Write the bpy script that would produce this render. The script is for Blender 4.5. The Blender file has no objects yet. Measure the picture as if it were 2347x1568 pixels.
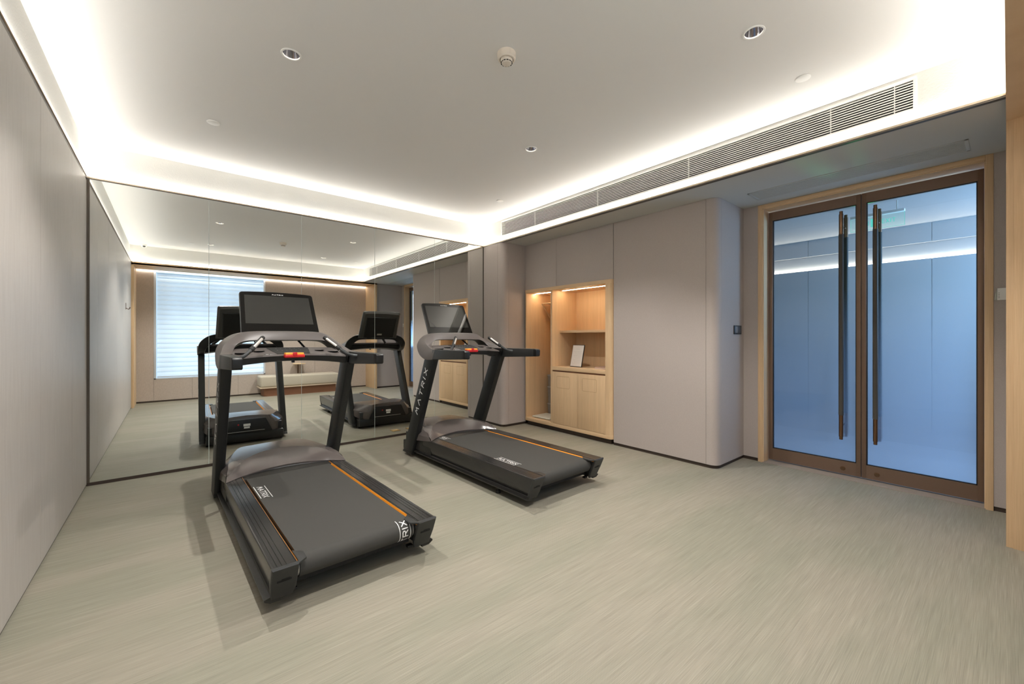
import bpy, bmesh, math, random
from mathutils import Vector, Matrix
random.seed(7)
PI = math.pi
scene = bpy.context.scene
COL = scene.collection

# ------------------------------------------------------------------ camera
W, H = 2347, 1568
FPX = 942.49
cam = bpy.data.cameras.new('camera')
cam.sensor_fit = 'HORIZONTAL'
cam.sensor_width = 36.0
cam.lens = FPX / W * 36.0
cam.shift_y = -(H / 2 - 773.7) / W
cam.clip_start = 0.02
cam_o = bpy.data.objects.new('camera', cam)
COL.objects.link(cam_o)
cam_o.location = (0, 0, 1.25)
cam_o.rotation_euler = (PI / 2, 0, -math.radians(39.637))
scene.camera = cam_o

# ------------------------------------------------------------------ world, view, sampling
world = bpy.data.worlds.new('world')
scene.world = world
world.use_nodes = True
world.node_tree.nodes['Background'].inputs[0].default_value = (0.45, 0.62, 0.9, 1)
world.node_tree.nodes['Background'].inputs[1].default_value = 0.6
vs = scene.view_settings
scene.display_settings.display_device = 'sRGB'
vs.view_transform = 'Standard'
vs.look = 'None'
vs.gamma = 1
vs.use_curve_mapping = False
vs.exposure = 1.0
cy = scene.cycles
cy.use_denoising = True
cy.denoiser = 'OPENIMAGEDENOISE'
cy.max_bounces = 12
cy.diffuse_bounces = 6
cy.glossy_bounces = 6
cy.transmission_bounces = 8
cy.transparent_max_bounces = 12
cy.caustics_reflective = True
cy.caustics_refractive = True
cy.blur_glossy = 0.6
cy.sample_clamp_indirect = 6.0

# light levels
COVE = 56.0        # cove strips, radiance
SPOT = 66.0        # each downlight, watts
WINDOW = 1.35       # glow given to the shade fabric and pane as daylight
NICHE = 46.0       # cabinet strips
PORTAL = 20.0       # strip over the window wall
CORR_DAY = 60.0    # corridor daylight, watts

# room frame (metres)
XL, YM, X1, X2, X3 = -0.548, 4.938, 3.542, 3.955, 4.561
ZT, ZC = 2.598, 2.893
YP, YB, XP = 0.009, -0.629, 3.84
YA, YR = 4.474, 1.749

# ------------------------------------------------------------------ helpers
def link(o, parent=None):
    COL.objects.link(o)
    if parent is not None:
        o.parent = parent
    return o

def tag(o, label=None, cat=None, group=None, kind=None):
    if label: o['label'] = label
    if cat: o['category'] = cat
    if group: o['group'] = group
    if kind: o['kind'] = kind
    return o

def thing(name, label, cat, loc=(0, 0, 0), rz=0.0, group=None):
    o = bpy.data.objects.new(name, None)
    o.empty_display_size = 0.1
    link(o)
    o.location = loc
    o.rotation_euler = (0, 0, rz)
    return tag(o, label, cat, group)

class MB:
    """collects shapes into one mesh"""
    def __init__(s):
        s.bm = bmesh.new()
    def add(s, tmp):
        me = bpy.data.meshes.new('tmp')
        tmp.to_mesh(me); tmp.free()
        s.bm.from_mesh(me)
        bpy.data.meshes.remove(me)
        return s
    def box(s, x0, x1, y0, y1, z0, z1, bevel=0.0, seg=2, mat=None):
        t = bmesh.new()
        bmesh.ops.create_cube(t, size=1)
        for v in t.verts:
            v.co = Vector(((x0 + x1) / 2 + v.co.x * (x1 - x0), (y0 + y1) / 2 + v.co.y * (y1 - y0), (z0 + z1) / 2 + v.co.z * (z1 - z0)))
        if bevel > 0:
            bmesh.ops.bevel(t, geom=list(t.edges), offset=bevel, segments=seg, affect='EDGES', profile=0.5)
        if mat is not None:
            bmesh.ops.transform(t, matrix=mat, verts=t.verts)
        return s.add(t)
    def prism(s, pts, axis, a, b, bevel=0.0, seg=2):
        """closed outline pts (2D) extruded along axis from a to b. axis x: pts=(y,z); y: (x,z); z: (x,y)"""
        def P(p, k):
            return {'x': (k, p[0], p[1]), 'y': (p[0], k, p[1]), 'z': (p[0], p[1], k)}[axis]
        t = bmesh.new()
        lo = [t.verts.new(P(p, a)) for p in pts]
        hi = [t.verts.new(P(p, b)) for p in pts]
        n = len(pts)
        t.faces.new(lo); t.faces.new(hi[::-1])
        for i in range(n):
            t.faces.new((lo[i], hi[i], hi[(i + 1) % n], lo[(i + 1) % n]))
        bmesh.ops.recalc_face_normals(t, faces=t.faces)
        if bevel > 0:
            bmesh.ops.bevel(t, geom=list(t.edges), offset=bevel, segments=seg, affect='EDGES', profile=0.5)
        return s.add(t)
    def loft(s, rings, cap=True, closed=True):
        t = bmesh.new()
        R = [[t.verts.new(p) for p in r] for r in rings]
        n = len(R[0])
        for a, b in zip(R[:-1], R[1:]):
            for i in range(n if closed else n - 1):
                j = (i + 1) % n
                try: t.faces.new((a[i], a[j], b[j], b[i]))
                except ValueError: pass
        if cap and closed:
            t.faces.new(R[0][::-1]); t.faces.new(R[-1])
        bmesh.ops.recalc_face_normals(t, faces=t.faces)
        return s.add(t)
    def tube(s, path, r, n=12, cap=True):
        path = [Vector(p) for p in path]
        rs = r if isinstance(r, (list, tuple)) else [r] * len(path)
        rings = []
        up = Vector((0, 0, 1))
        prev = None
        for i, p in enumerate(path):
            d = (path[min(i + 1, len(path) - 1)] - path[max(i - 1, 0)]).normalized()
            if prev is None:
                a = d.cross(up)
                if a.length < 0.05: a = d.cross(Vector((1, 0, 0)))
            else:
                a = prev - d * prev.dot(d)
            a.normalize(); prev = a
            b = d.cross(a)
            rings.append([p + (a * math.cos(2 * PI * k / n) + b * math.sin(2 * PI * k / n)) * rs[i] for k in range(n)])
        return s.loft(rings, cap)
    def lathe(s, prof, c=(0, 0, 0), n=32, cap=False, axis='z'):
        rings = []
        for r, z in prof:
            ring = []
            for k in range(n):
                x, y = r * math.cos(2 * PI * k / n), r * math.sin(2 * PI * k / n)
                if axis == 'z': ring.append((c[0] + x, c[1] + y, c[2] + z))
                elif axis == 'x': ring.append((c[0] + z, c[1] + x, c[2] + y))
                else: ring.append((c[0] + x, c[1] + z, c[2] + y))
            rings.append(ring)
        return s.loft(rings, cap)
    def quad(s, a, b, c, d):
        t = bmesh.new()
        t.faces.new([t.verts.new(p) for p in (a, b, c, d)])
        return s.add(t)
    def build(s, name, mat, parent=None, smooth=35, solid=0.0):
        me = bpy.data.meshes.new(name)
        s.bm.to_mesh(me); s.bm.free()
        me.materials.append(mat)
        if smooth:
            for p in me.polygons: p.use_smooth = True
            me.set_sharp_from_angle(angle=math.radians(smooth))
        o = bpy.data.objects.new(name, me)
        link(o, parent)
        if solid:
            m = o.modifiers.new('solid', 'SOLIDIFY'); m.thickness = solid; m.offset = -1
        return o

def catmull(P, n):
    """resample points with a Catmull-Rom curve, n steps per span"""
    P = [Vector(p) for p in P]
    out = []
    for i in range(len(P) - 1):
        p0, p1, p2, p3 = P[max(i - 1, 0)], P[i], P[i + 1], P[min(i + 2, len(P) - 1)]
        for k in range(n):
            t = k / n
            out.append(0.5 * ((2 * p1) + (p2 - p0) * t + (2 * p0 - 5 * p1 + 4 * p2 - p3) * t * t + (3 * p1 - p0 - 3 * p2 + p3) * t ** 3))
    out.append(P[-1])
    return out

# stroke lettering: unit-high letters
GL = {
 'M': (1.0, [[(0, 0), (.22, 1), (.5, .42), (.78, 1), (1, 0)]]),
 'A': (.95, [[(0, 0), (.475, 1), (.95, 0)], [(.2, .36), (.75, .36)]]),
 'V': (.95, [[(0, 0), (.475, 1), (.95, 0)]]),            # the A without its bar
 'T': (.85, [[(0, 1), (.85, 1)], [(.425, 1), (.425, 0)]]),
 'R': (.8, [[(0, 0), (0, 1), (.6, 1), (.78, .86), (.78, .62), (.6, .48), (0, .48)], [(.42, .48), (.8, 0)]]),
 'I': (.05, [[(0, 0), (0, 1)]]),
 'X': (.85, [[(0, 0), (.85, 1)], [(0, 1), (.85, 0)]]),
 'E': (.7, [[(.7, 1), (0, 1), (0, 0), (.7, 0)], [(0, .5), (.62, .5)]]),
}
def strokes(text, height, spacing=.35, width=None):
    x = 0.0; out = []
    for ch in text:
        w, segs = GL[ch]
        for s_ in segs: out.append([(x + a, b) for a, b in s_])
        x += w + spacing
    total = x - spacing
    sx = height if width is None else width / total
    return [[(a * sx, b * height) for a, b in s_] for s_ in out], total * sx

def letter_mesh(polys, wd, fmap, thick=0.0008, sub=1):
    """polys: 2D polylines -> thin raised strips. fmap(u,v,h) -> 3D"""
    mb = MB()
    for pl in polys:
        for (a, b) in zip(pl[:-1], pl[1:]):
            a = Vector(a); b = Vector(b)
            d = (b - a)
            if d.length < 1e-9: continue
            d.normalize(); n = Vector((-d.y, d.x)) * wd / 2
            a2 = a - d * wd * .35; b2 = b + d * wd * .35
            for k in range(sub):
                p = a2.lerp(b2, k / sub); q = a2.lerp(b2, (k + 1) / sub)
                c = [p + n, q + n, q - n, p - n]
                t = bmesh.new()
                lo = [t.verts.new(fmap(v.x, v.y, 0)) for v in c]
                hi = [t.verts.new(fmap(v.x, v.y, thick)) for v in c]
                t.faces.new(lo); t.faces.new(hi)
                for i in range(4): t.faces.new((lo[i], hi[i], hi[(i + 1) % 4], lo[(i + 1) % 4]))
                bmesh.ops.recalc_face_normals(t, faces=t.faces)
                mb.add(t)
    return mb

# ------------------------------------------------------------------ materials
def s2l(c):
    return tuple((x / 12.92 if x <= 0.04045 else ((x + 0.055) / 1.055) ** 2.4) for x in [v / 255 for v in c]) + (1,)

def mat(name, col, rough=.5, metal=0.0, spec=.5, emis=None, estr=0, coat=0, bump=None):
    m = bpy.data.materials.new(name); m.use_nodes = True
    nt = m.node_tree; b = nt.nodes['Principled BSDF']
    b.inputs['Base Color'].default_value = s2l(col) if max(col) > 1 else tuple(col) + (1,)
    b.inputs['Roughness'].default_value = rough
    b.inputs['Metallic'].default_value = metal
    b.inputs['Specular IOR Level'].default_value = spec
    if coat:
        b.inputs['Coat Weight'].default_value = coat; b.inputs['Coat Roughness'].default_value = .03
    if emis:
        b.inputs['Emission Color'].default_value = s2l(emis) if max(emis) > 1 else tuple(emis) + (1,)
        b.inputs['Emission Strength'].default_value = estr
    if bump:
        sc, st, di = bump
        tc = nt.nodes.new('ShaderNodeTexCoord'); nz = nt.nodes.new('ShaderNodeTexNoise'); bp = nt.nodes.new('ShaderNodeBump')
        nz.inputs['Scale'].default_value = sc; nz.inputs['Detail'].default_value = 3
        bp.inputs['Strength'].default_value = st; bp.inputs['Distance'].default_value = di
        nt.links.new(tc.outputs['Object'], nz.inputs['Vector']); nt.links.new(nz.outputs['Fac'], bp.inputs['Height'])
        nt.links.new(bp.outputs['Normal'], b.inputs['Normal'])
    return m

def tex_mat(name, c0, c1, scale3, rough=.5, noise=1.0, detail=4, bump=.0, dist=.0005, spec=.5, second=None):
    """two colours mixed by a stretched noise (wood grain, linen, carpet)"""
    m = mat(name, c0, rough, spec=spec)
    nt = m.node_tree; b = nt.nodes['Principled BSDF']
    tc = nt.nodes.new('ShaderNodeTexCoord'); mp = nt.nodes.new('ShaderNodeMapping')
    mp.inputs['Scale'].default_value = scale3
    nz = nt.nodes.new('ShaderNodeTexNoise'); nz.inputs['Scale'].default_value = noise; nz.inputs['Detail'].default_value = detail
    rp = nt.nodes.new('ShaderNodeValToRGB')
    rp.color_ramp.elements[0].position = .32; rp.color_ramp.elements[0].color = s2l(c0)
    rp.color_ramp.elements[1].position = .68; rp.color_ramp.elements[1].color = s2l(c1)
    L = nt.links.new
    L(tc.outputs['Object'], mp.inputs['Vector']); L(mp.outputs['Vector'], nz.inputs['Vector']); L(nz.outputs['Fac'], rp.inputs['Fac'])
    src = rp.outputs['Color']; hgt = nz.outputs['Fac']
    if second:
        sc2, amt = second
        mp2 = nt.nodes.new('ShaderNodeMapping'); mp2.inputs['Scale'].default_value = sc2
        n2 = nt.nodes.new('ShaderNodeTexNoise'); n2.inputs['Scale'].default_value = 1; n2.inputs['Detail'].default_value = 2
        L(tc.outputs['Object'], mp2.inputs['Vector']); L(mp2.outputs['Vector'], n2.inputs['Vector'])
        mr = nt.nodes.new('ShaderNodeMapRange')
        mr.inputs['From Min'].default_value = .3; mr.inputs['From Max'].default_value = .7
        mr.inputs['To Min'].default_value = 1 - amt; mr.inputs['To Max'].default_value = 1 + amt
        L(n2.outputs['Fac'], mr.inputs['Value'])
        mx = nt.nodes.new('ShaderNodeVectorMath'); mx.operation = 'SCALE'
        L(src, mx.inputs[0]); L(mr.outputs['Result'], mx.inputs['Scale'])
        src = mx.outputs['Vector']
        ad = nt.nodes.new('ShaderNodeMath'); ad.operation = 'ADD'
        L(nz.outputs['Fac'], ad.inputs[0]); L(n2.outputs['Fac'], ad.inputs[1]); hgt = ad.outputs[0]
    L(src, b.inputs['Base Color'])
    if bump:
        bp = nt.nodes.new('ShaderNodeBump'); bp.inputs['Strength'].default_value = bump; bp.inputs['Distance'].default_value = dist
        L(hgt, bp.inputs['Height']); L(bp.outputs['Normal'], b.inputs['Normal'])
    return m

def emission(name, col, strength):
    m = bpy.data.materials.new(name); m.use_nodes = True
    nt = m.node_tree; nt.nodes.clear()
    e = nt.nodes.new('ShaderNodeEmission'); o = nt.nodes.new('ShaderNodeOutputMaterial')
    e.inputs[0].default_value = s2l(col) if max(col) > 1 else tuple(col) + (1,)
    e.inputs[1].default_value = strength
    nt.links.new(e.outputs[0], o.inputs[0])
    return m

M = {}
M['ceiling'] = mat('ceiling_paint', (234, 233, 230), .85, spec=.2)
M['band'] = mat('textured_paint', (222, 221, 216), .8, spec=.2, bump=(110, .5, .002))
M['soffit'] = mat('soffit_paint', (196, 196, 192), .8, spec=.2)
M['fabric_wall'] = tex_mat('linen_wallcovering', (174, 164, 158), (182, 173, 167), (700, 700, 110), .75, detail=2, bump=.06, spec=.25, second=((90, 90, 900), .02))
M['left_wall'] = tex_mat('satin_wall_panel', (184, 178, 172), (191, 186, 180), (90, 90, 5), .46, detail=2, spec=.5, second=((20, 20, 300), .015))
M['beige_wall'] = tex_mat('beige_panel', (186, 174, 164), (193, 181, 171), (60, 60, 30), .7, detail=2, spec=.2)
M['dark_gap'] = mat('dark_recess', (62, 50, 42), .6)
M['channel'] = mat('bronze_channel', (92, 84, 74), .45, metal=.3)
M['oak_v'] = tex_mat('oak_vertical', (209, 177, 138), (220, 190, 152), (330, 330, 5), .48, detail=5, spec=.35, bump=.05, second=((25, 25, .6), .05))
M['oak_h'] = tex_mat('oak_horizontal', (209, 177, 138), (220, 190, 152), (5, 5, 330), .48, detail=5, spec=.35, bump=.05, second=((.6, .6, 25), .05))
M['oak_y'] = tex_mat('oak_lengthwise', (209, 177, 138), (220, 190, 152), (330, 5, 330), .48, detail=5, spec=.35, bump=.05, second=((25, .6, 25), .05))
M['oak_dark'] = tex_mat('brown_wood', (122, 82, 58), (138, 94, 68), (3, 90, 90), .5, detail=4)
M['trim_light'] = mat('pale_wood_trim', (222, 203, 176), .5)
M['bronze'] = mat('bronze_frame', (122, 100, 84), .42, metal=.45)
M['bronze_bright'] = mat('bronze_polished', (128, 100, 78), .25, metal=.9)
M['leather'] = mat('dark_leather', (70, 66, 60), .6, bump=(600, .2, .0005))
M['mirror'] = mat('mirror_silver', (.90, .92, .90), 0.0, metal=1.0)
M['mirror_edge'] = mat('mirror_edge', (205, 214, 208), .25)
M['led'] = emission('led_cove', (255, 252, 247), COVE)
M['led_warm'] = emission('led_warm', (255, 226, 188), NICHE)
M['led_portal'] = emission('led_portal', (255, 246, 236), PORTAL)
M['led_corr'] = emission('led_corridor', (255, 236, 218), 30.0)
M['chrome'] = mat('chrome_reflector', (.62, .63, .68), .12, metal=1.0)
M['white_plastic'] = mat('white_plastic', (243, 242, 238), .4)
M['cream_plastic'] = mat('cream_plastic', (226, 216, 202), .45)
M['black'] = mat('black_plastic', (18, 18, 18), .42)
M['black_matte'] = mat('black_matte', (22, 22, 22), .75)
M['slot'] = mat('slot_black', (8, 8, 8), .8)
M['tm_grey'] = mat('warm_grey_plastic', (98, 92, 89), .38, spec=.5, bump=(900, .06, .0003))
M['tm_hood'] = mat('warm_grey_gloss', (92, 85, 82), .20, spec=.6)
M['tm_dark'] = mat('charcoal_plastic', (42, 43, 43), .42)
M['tm_upright'] = mat('charcoal_powder_coat', (24, 26, 26), .42)
M['tm_frame'] = mat('black_frame_coat', (33, 32, 30), .38)
M['tm_rail'] = mat('brushed_rail', (50, 49, 48), .17, metal=.2)
M['tm_belt'] = mat('belt_rubber', (66, 65, 62), .8, spec=.25, bump=(1200, .25, .0004))
M['orange'] = mat('orange_accent', (238, 150, 40), .4, emis=(238, 150, 40), estr=.0)
M['glass_black'] = mat('display_glass', (14, 13, 12), .04, spec=.55)
M['screen'] = mat('display_screen', (50, 50, 47), .04, spec=.95)
M['letter'] = mat('white_lettering', (232, 232, 230), .5)
M['silver'] = mat('silver', (190, 188, 184), .3, metal=.8)
M['grip_metal'] = mat('sensor_plate', (188, 184, 178), .42, metal=.5)
M['rubber'] = mat('rubber', (30, 30, 30), .55)
M['tube_grey'] = mat('grip_arm_grey', (60, 62, 63), .3, metal=.2)
M['red'] = mat('red_plastic', (196, 28, 34), .35)
M['yellow'] = mat('amber_plastic', (252, 170, 60), .35)
M['cushion'] = tex_mat('cushion_fabric', (184, 176, 160), (196, 188, 172), (400, 400, 400), .85, detail=2, spec=.1)
M['brass'] = mat('brass', (214, 176, 116), .35, metal=.7)
M['paper'] = mat('paper', (226, 220, 212), .6)
M['ink'] = mat('grey_print', (178, 170, 164), .7)
M['stone'] = mat('pale_threshold', (150, 140, 130), .6)
M['corr_wall'] = mat('corridor_panel', (182, 180, 180), .6)
M['corr_floor'] = mat('corridor_floor', (176, 172, 172), .35)
M['frame_blue'] = mat('window_frame_white', (214, 220, 228), .4)
M['sign_green'] = emission('exit_green', (110, 235, 215), .42)
M['grey_box'] = mat('grey_storage_plastic', (128, 120, 112), .5)

def floor_material():
    m = bpy.data.materials.new('woven_vinyl'); m.use_nodes = True
    nt = m.node_tree; b = nt.nodes['Principled BSDF']; L = nt.links.new
    b.inputs['Roughness'].default_value = .62
    b.inputs['Specular IOR Level'].default_value = .3
    tc = nt.nodes.new('ShaderNodeTexCoord')
    def noise(sc, detail=2):
        mp = nt.nodes.new('ShaderNodeMapping'); mp.inputs['Scale'].default_value = sc
        n = nt.nodes.new('ShaderNodeTexNoise'); n.inputs['Scale'].default_value = 1; n.inputs['Detail'].default_value = detail
        L(tc.outputs['Object'], mp.inputs['Vector']); L(mp.outputs['Vector'], n.inputs['Vector'])
        return n.outputs['Fac']
    def rng(v, a, c, d0=.3, d1=.7):
        r = nt.nodes.new('ShaderNodeMapRange'); r.inputs['From Min'].default_value = d0; r.inputs['From Max'].default_value = d1
        r.inputs['To Min'].default_value = a; r.inputs['To Max'].default_value = c
        L(v, r.inputs['Value']); return r.outputs['Result']
    def mul(a, c, op='MULTIPLY'):
        n = nt.nodes.new('ShaderNodeMath'); n.operation = op
        for i, q in enumerate((a, c)):
            if isinstance(q, (int, float)): n.inputs[i].default_value = q
            else: L(q, n.inputs[i])
        return n.outputs[0]
    streak = rng(noise((5, 420, 1), 2), .84, 1.16)         # yarns along x
    wide = rng(noise((2.0, 60, 1), 3), .93, 1.07)
    sep = nt.nodes.new('ShaderNodeSeparateXYZ'); L(tc.outputs['Object'], sep.inputs[0])
    def wave(out, per):
        return mul(mul(out, 2 * PI / per), 0, 'ADD'), None
    sx = nt.nodes.new('ShaderNodeMath'); sx.operation = 'SINE'; L(mul(sep.outputs['X'], 2 * PI / .0085), sx.inputs[0])
    sy = nt.nodes.new('ShaderNodeMath'); sy.operation = 'SINE'; L(mul(sep.outputs['Y'], 2 * PI / .0085), sy.inputs[0])
    weave = mul(sx.outputs[0], sy.outputs[0])
    weave = nt_r = rng(weave, .86, 1.14, -1, 1)
    f = mul(mul(streak, wide), weave)
    col = nt.nodes.new('ShaderNodeVectorMath'); col.operation = 'SCALE'
    # slow drift between a greener and a warmer yarn
    rp = nt.nodes.new('ShaderNodeValToRGB')
    rp.color_ramp.elements[0].position = .4; rp.color_ramp.elements[0].color = s2l((138, 135, 120))
    rp.color_ramp.elements[1].position = .6; rp.color_ramp.elements[1].color = s2l((146, 140, 126))
    L(noise((.9, 3, 1), 2), rp.inputs['Fac'])
    L(rp.outputs['Color'], col.inputs[0]); L(f, col.inputs['Scale'])
    L(col.outputs['Vector'], b.inputs['Base Color'])
    bp = nt.nodes.new('ShaderNodeBump'); bp.inputs['Strength'].default_value = .3; bp.inputs['Distance'].default_value = .001
    L(f, bp.inputs['Height']); L(bp.outputs['Normal'], b.inputs['Normal'])
    return m
M['floor'] = floor_material()

def glass_material():
    """clear tinted glass with a film that frosts more and more towards the floor"""
    m = bpy.data.materials.new('gradient_frosted_glass'); m.use_nodes = True
    nt = m.node_tree; nt.nodes.clear(); L = nt.links.new
    out = nt.nodes.new('ShaderNodeOutputMaterial')
    tc = nt.nodes.new('ShaderNodeTexCoord'); sep = nt.nodes.new('ShaderNodeSeparateXYZ'); L(tc.outputs['Object'], sep.inputs[0])
    r = nt.nodes.new('ShaderNodeMapRange'); r.inputs['From Min'].default_value = 1.7; r.inputs['From Max'].default_value = .5
    r.inputs['To Min'].default_value = 0; r.inputs['To Max'].default_value = 1
    L(sep.outputs['Z'], r.inputs['Value'])
    clear = nt.nodes.new('ShaderNodeBsdfTransparent'); clear.inputs[0].default_value = (.86, .955, .985, 1)
    fr = nt.nodes.new('ShaderNodeBsdfRefraction'); fr.inputs['Color'].default_value = (.80, .88, .98, 1)
    fr.inputs['Roughness'].default_value = .22; fr.inputs['IOR'].default_value = 1.45
    haze = nt.nodes.new('ShaderNodeBsdfTranslucent'); haze.inputs[0].default_value = (.62, .74, .95, 1)
    hz = nt.nodes.new('ShaderNodeMixShader'); hz.inputs[0].default_value = .22; L(fr.outputs[0], hz.inputs[1]); L(haze.outputs[0], hz.inputs[2])
    half = nt.nodes.new('ShaderNodeMath'); half.operation = 'MULTIPLY'; half.inputs[1].default_value = .62; L(r.outputs['Result'], half.inputs[0])
    mx = nt.nodes.new('ShaderNodeMixShader'); L(half.outputs[0], mx.inputs[0]); L(clear.outputs[0], mx.inputs[1]); L(hz.outputs[0], mx.inputs[2])
    gl = nt.nodes.new('ShaderNodeBsdfGlossy'); gl.inputs['Roughness'].default_value = .02
    lw = nt.nodes.new('ShaderNodeLayerWeight'); lw.inputs['Blend'].default_value = .5
    pw = nt.nodes.new('ShaderNodeMath'); pw.operation = 'POWER'; pw.inputs[1].default_value = 4; L(lw.outputs['Facing'], pw.inputs[0])
    fn = nt.nodes.new('ShaderNodeMath'); fn.operation = 'MULTIPLY_ADD'; fn.inputs[1].default_value = .6; fn.inputs[2].default_value = .03; L(pw.outputs[0], fn.inputs[0])
    m2 = nt.nodes.new('ShaderNodeMixShader'); L(fn.outputs[0], m2.inputs[0]); L(mx.outputs[0], m2.inputs[1]); L(gl.outputs[0], m2.inputs[2])
    L(m2.outputs[0], out.inputs[0])
    return m
M['door_glass'] = glass_material()

def blind_material():
    """sheer zebra shade, its own glow standing in for daylight through the fabric"""
    m = bpy.data.materials.new('sheer_shade'); m.use_nodes = True
    nt = m.node_tree; b = nt.nodes['Principled BSDF']; L = nt.links.new
    b.inputs['Base Color'].default_value = s2l((205, 220, 232)); b.inputs['Roughness'].default_value = .8
    b.inputs['Emission Color'].default_value = (.50, .70, .93, 1)  # fabric emits by itself, daylight put into the material
    b.inputs['Emission Strength'].default_value = 1
    tc = nt.nodes.new('ShaderNodeTexCoord')
    mp = nt.nodes.new('ShaderNodeMapping'); mp.inputs['Scale'].default_value = (1.6, 1, .35)
    n = nt.nodes.new('ShaderNodeTexNoise'); n.inputs['Scale'].default_value = 1.3; n.inputs['Detail'].default_value = 1
    L(tc.outputs['Object'], mp.inputs[0]); L(mp.outputs[0], n.inputs[0])
    r = nt.nodes.new('ShaderNodeMapRange'); r.inputs['From Min'].default_value = .3; r.inputs['From Max'].default_value = .7
    r.inputs['To Min'].default_value = WINDOW * .22; r.inputs['To Max'].default_value = WINDOW * .34
    L(n.outputs['Fac'], r.inputs['Value'])
    sep = nt.nodes.new('ShaderNodeSeparateXYZ'); L(tc.outputs['Object'], sep.inputs[0])
    a = nt.nodes.new('ShaderNodeMath'); a.operation = 'SUBTRACT'; a.inputs[0].default_value = 2.515; L(sep.outputs['Z'], a.inputs[1])
    d = nt.nodes.new('ShaderNodeMath'); d.operation = 'DIVIDE'; d.inputs[1].default_value = (2.515 - .49) / 22; L(a.outputs[0], d.inputs[0])
    f = nt.nodes.new('ShaderNodeMath'); f.operation = 'FRACT'; L(d.outputs[0], f.inputs[0])
    c = nt.nodes.new('ShaderNodeValToRGB'); e = c.color_ramp.elements
    e[0].position = 0; e[0].color = (.62, .62, .62, 1); e[1].position = .10; e[1].color = (.95, .95, .95, 1)
    for p_, v_ in ((.55, 1.0), (.62, .82), (.97, .78)):
        q = c.color_ramp.elements.new(p_); q.color = (v_, v_, v_, 1)
    L(f.outputs[0], c.inputs['Fac'])
    m2 = nt.nodes.new('ShaderNodeMath'); m2.operation = 'MULTIPLY'; L(r.outputs['Result'], m2.inputs[0]); L(c.outputs['Color'], m2.inputs[1])
    L(m2.outputs[0], b.inputs['Emission Strength'])
    return m
M['shade'] = blind_material()
M['shade_head'] = mat('shade_headbox', (150, 178, 205), .5)

# ------------------------------------------------------------------ structure
def struct(name, mb, m, parent=None, **k):
    o = mb.build(name, m, parent, **k)
    if parent is None: o['kind'] = 'structure'
    return o

b = MB(); b.box(-.75, 4.68, -.75, 5.1, -.06, 0)
struct('floor', b, M['floor'], smooth=0)

# main ceiling with real openings for the recessed lamps
DL = [(.536, 2.655), (2.415, 2.655), (.536, .875), (2.415, .875)]
bm = bmesh.new()
edges = []
def loop(pts):
    vs_ = [bm.verts.new(p) for p in pts]
    for i in range(len(vs_)): edges.append(bm.edges.new((vs_[i], vs_[(i + 1) % len(vs_)])))
x0c, x1c, y0c, y1c = XL - .03, X1 + .03, -.03, YM + .03
loop([(x0c, y0c, ZC), (x1c, y0c, ZC), (x1c, y1c, ZC), (x0c, y1c, ZC)])
for (dx, dy) in DL:
    loop([(dx + .046 * math.cos(2 * PI * k / 32), dy + .046 * math.sin(2 * PI * k / 32), ZC) for k in range(32)])
bmesh.ops.triangle_fill(bm, use_beauty=True, edges=edges)
for f in bm.faces:
    if f.normal.z > 0: f.normal_flip()
mb = MB(); mb.bm.free(); mb.bm = bm
mb.box(x0c - .1, x1c + .1, y0c - .1, y1c + .1, ZC + .12, ZC + .16)
struct('ceiling', mb, M['ceiling'], smooth=0)

# lower soffit over the cabinet and the door
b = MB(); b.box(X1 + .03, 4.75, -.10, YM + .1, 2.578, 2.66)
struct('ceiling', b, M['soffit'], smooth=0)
# timber lining over the window bay
b = MB(); b.box(XL - .03, XP + .043, -.565, YP, 2.542, 2.575)
struct('ceiling', b, M['oak_h'], smooth=0)
b = MB(); b.box(XL - .1, XP + .1, -.72, -.02, 2.66, 2.70); struct('ceiling', b, M['soffit'], smooth=0)

# bands (upstands) above the wall tops
BO = .018
def band(name, boxes, m=None):
    b = MB()
    for q in boxes: b.box(*q)
    return struct(name, b, m or M['band'], smooth=0)
band('wall_left', [(XL - BO - .08, XL - BO, -.05, YM + .1, 2.58, ZC + .02)])
band('wall_back', [(XL - .1, X1 + .1, YM + BO, YM + BO + .08, 2.58, ZC + .02)])
band('wall_front', [(XL - .1, X1 + .1, YP - BO - .07, YP - BO, 2.60, ZC + .02)])
G0, G1, GZ0, GZ1 = .375, 4.517, 2.672, 2.862      # grille opening
xb = X1 + BO
band('wall_right', [(xb, xb + .08, -.05, G0, 2.60, ZC + .02), (xb, xb + .08, G1, YM + .1, 2.60, ZC + .02),
                    (xb, xb + .08, G0, G1, 2.60, GZ0), (xb, xb + .08, G0, G1, GZ1, ZC + .02)])

# lips that carry the cove light: pale wood over a dark shadow line
def lip(n, x0, x1, y0, y1, z0=2.586, z1=2.600, m='trim_light'):
    b = MB(); b.box(x0, x1, y0, y1, z0, z1)
    return struct('trim_%d' % n, b, M[m], smooth=0)
lip(1, X1 - .004, X1 + .03, YP, YM)
lip(2, X1 - .002, X1 + .03, YP, YM, 2.576, 2.586, 'channel')
lip(3, XL, X1, YM - .004, YM + .03, 2.592, 2.604)
lip(4, XL, X1, YM - .003, YM + .03, 2.584, 2.592, 'channel')
lip(5, XL - .03, XL - .004, YP, YM, 2.572, 2.606, 'channel')
lip(6, XL - .03, XL + .001, YP, YM, 2.606, 2.609, 'trim_light')

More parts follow.
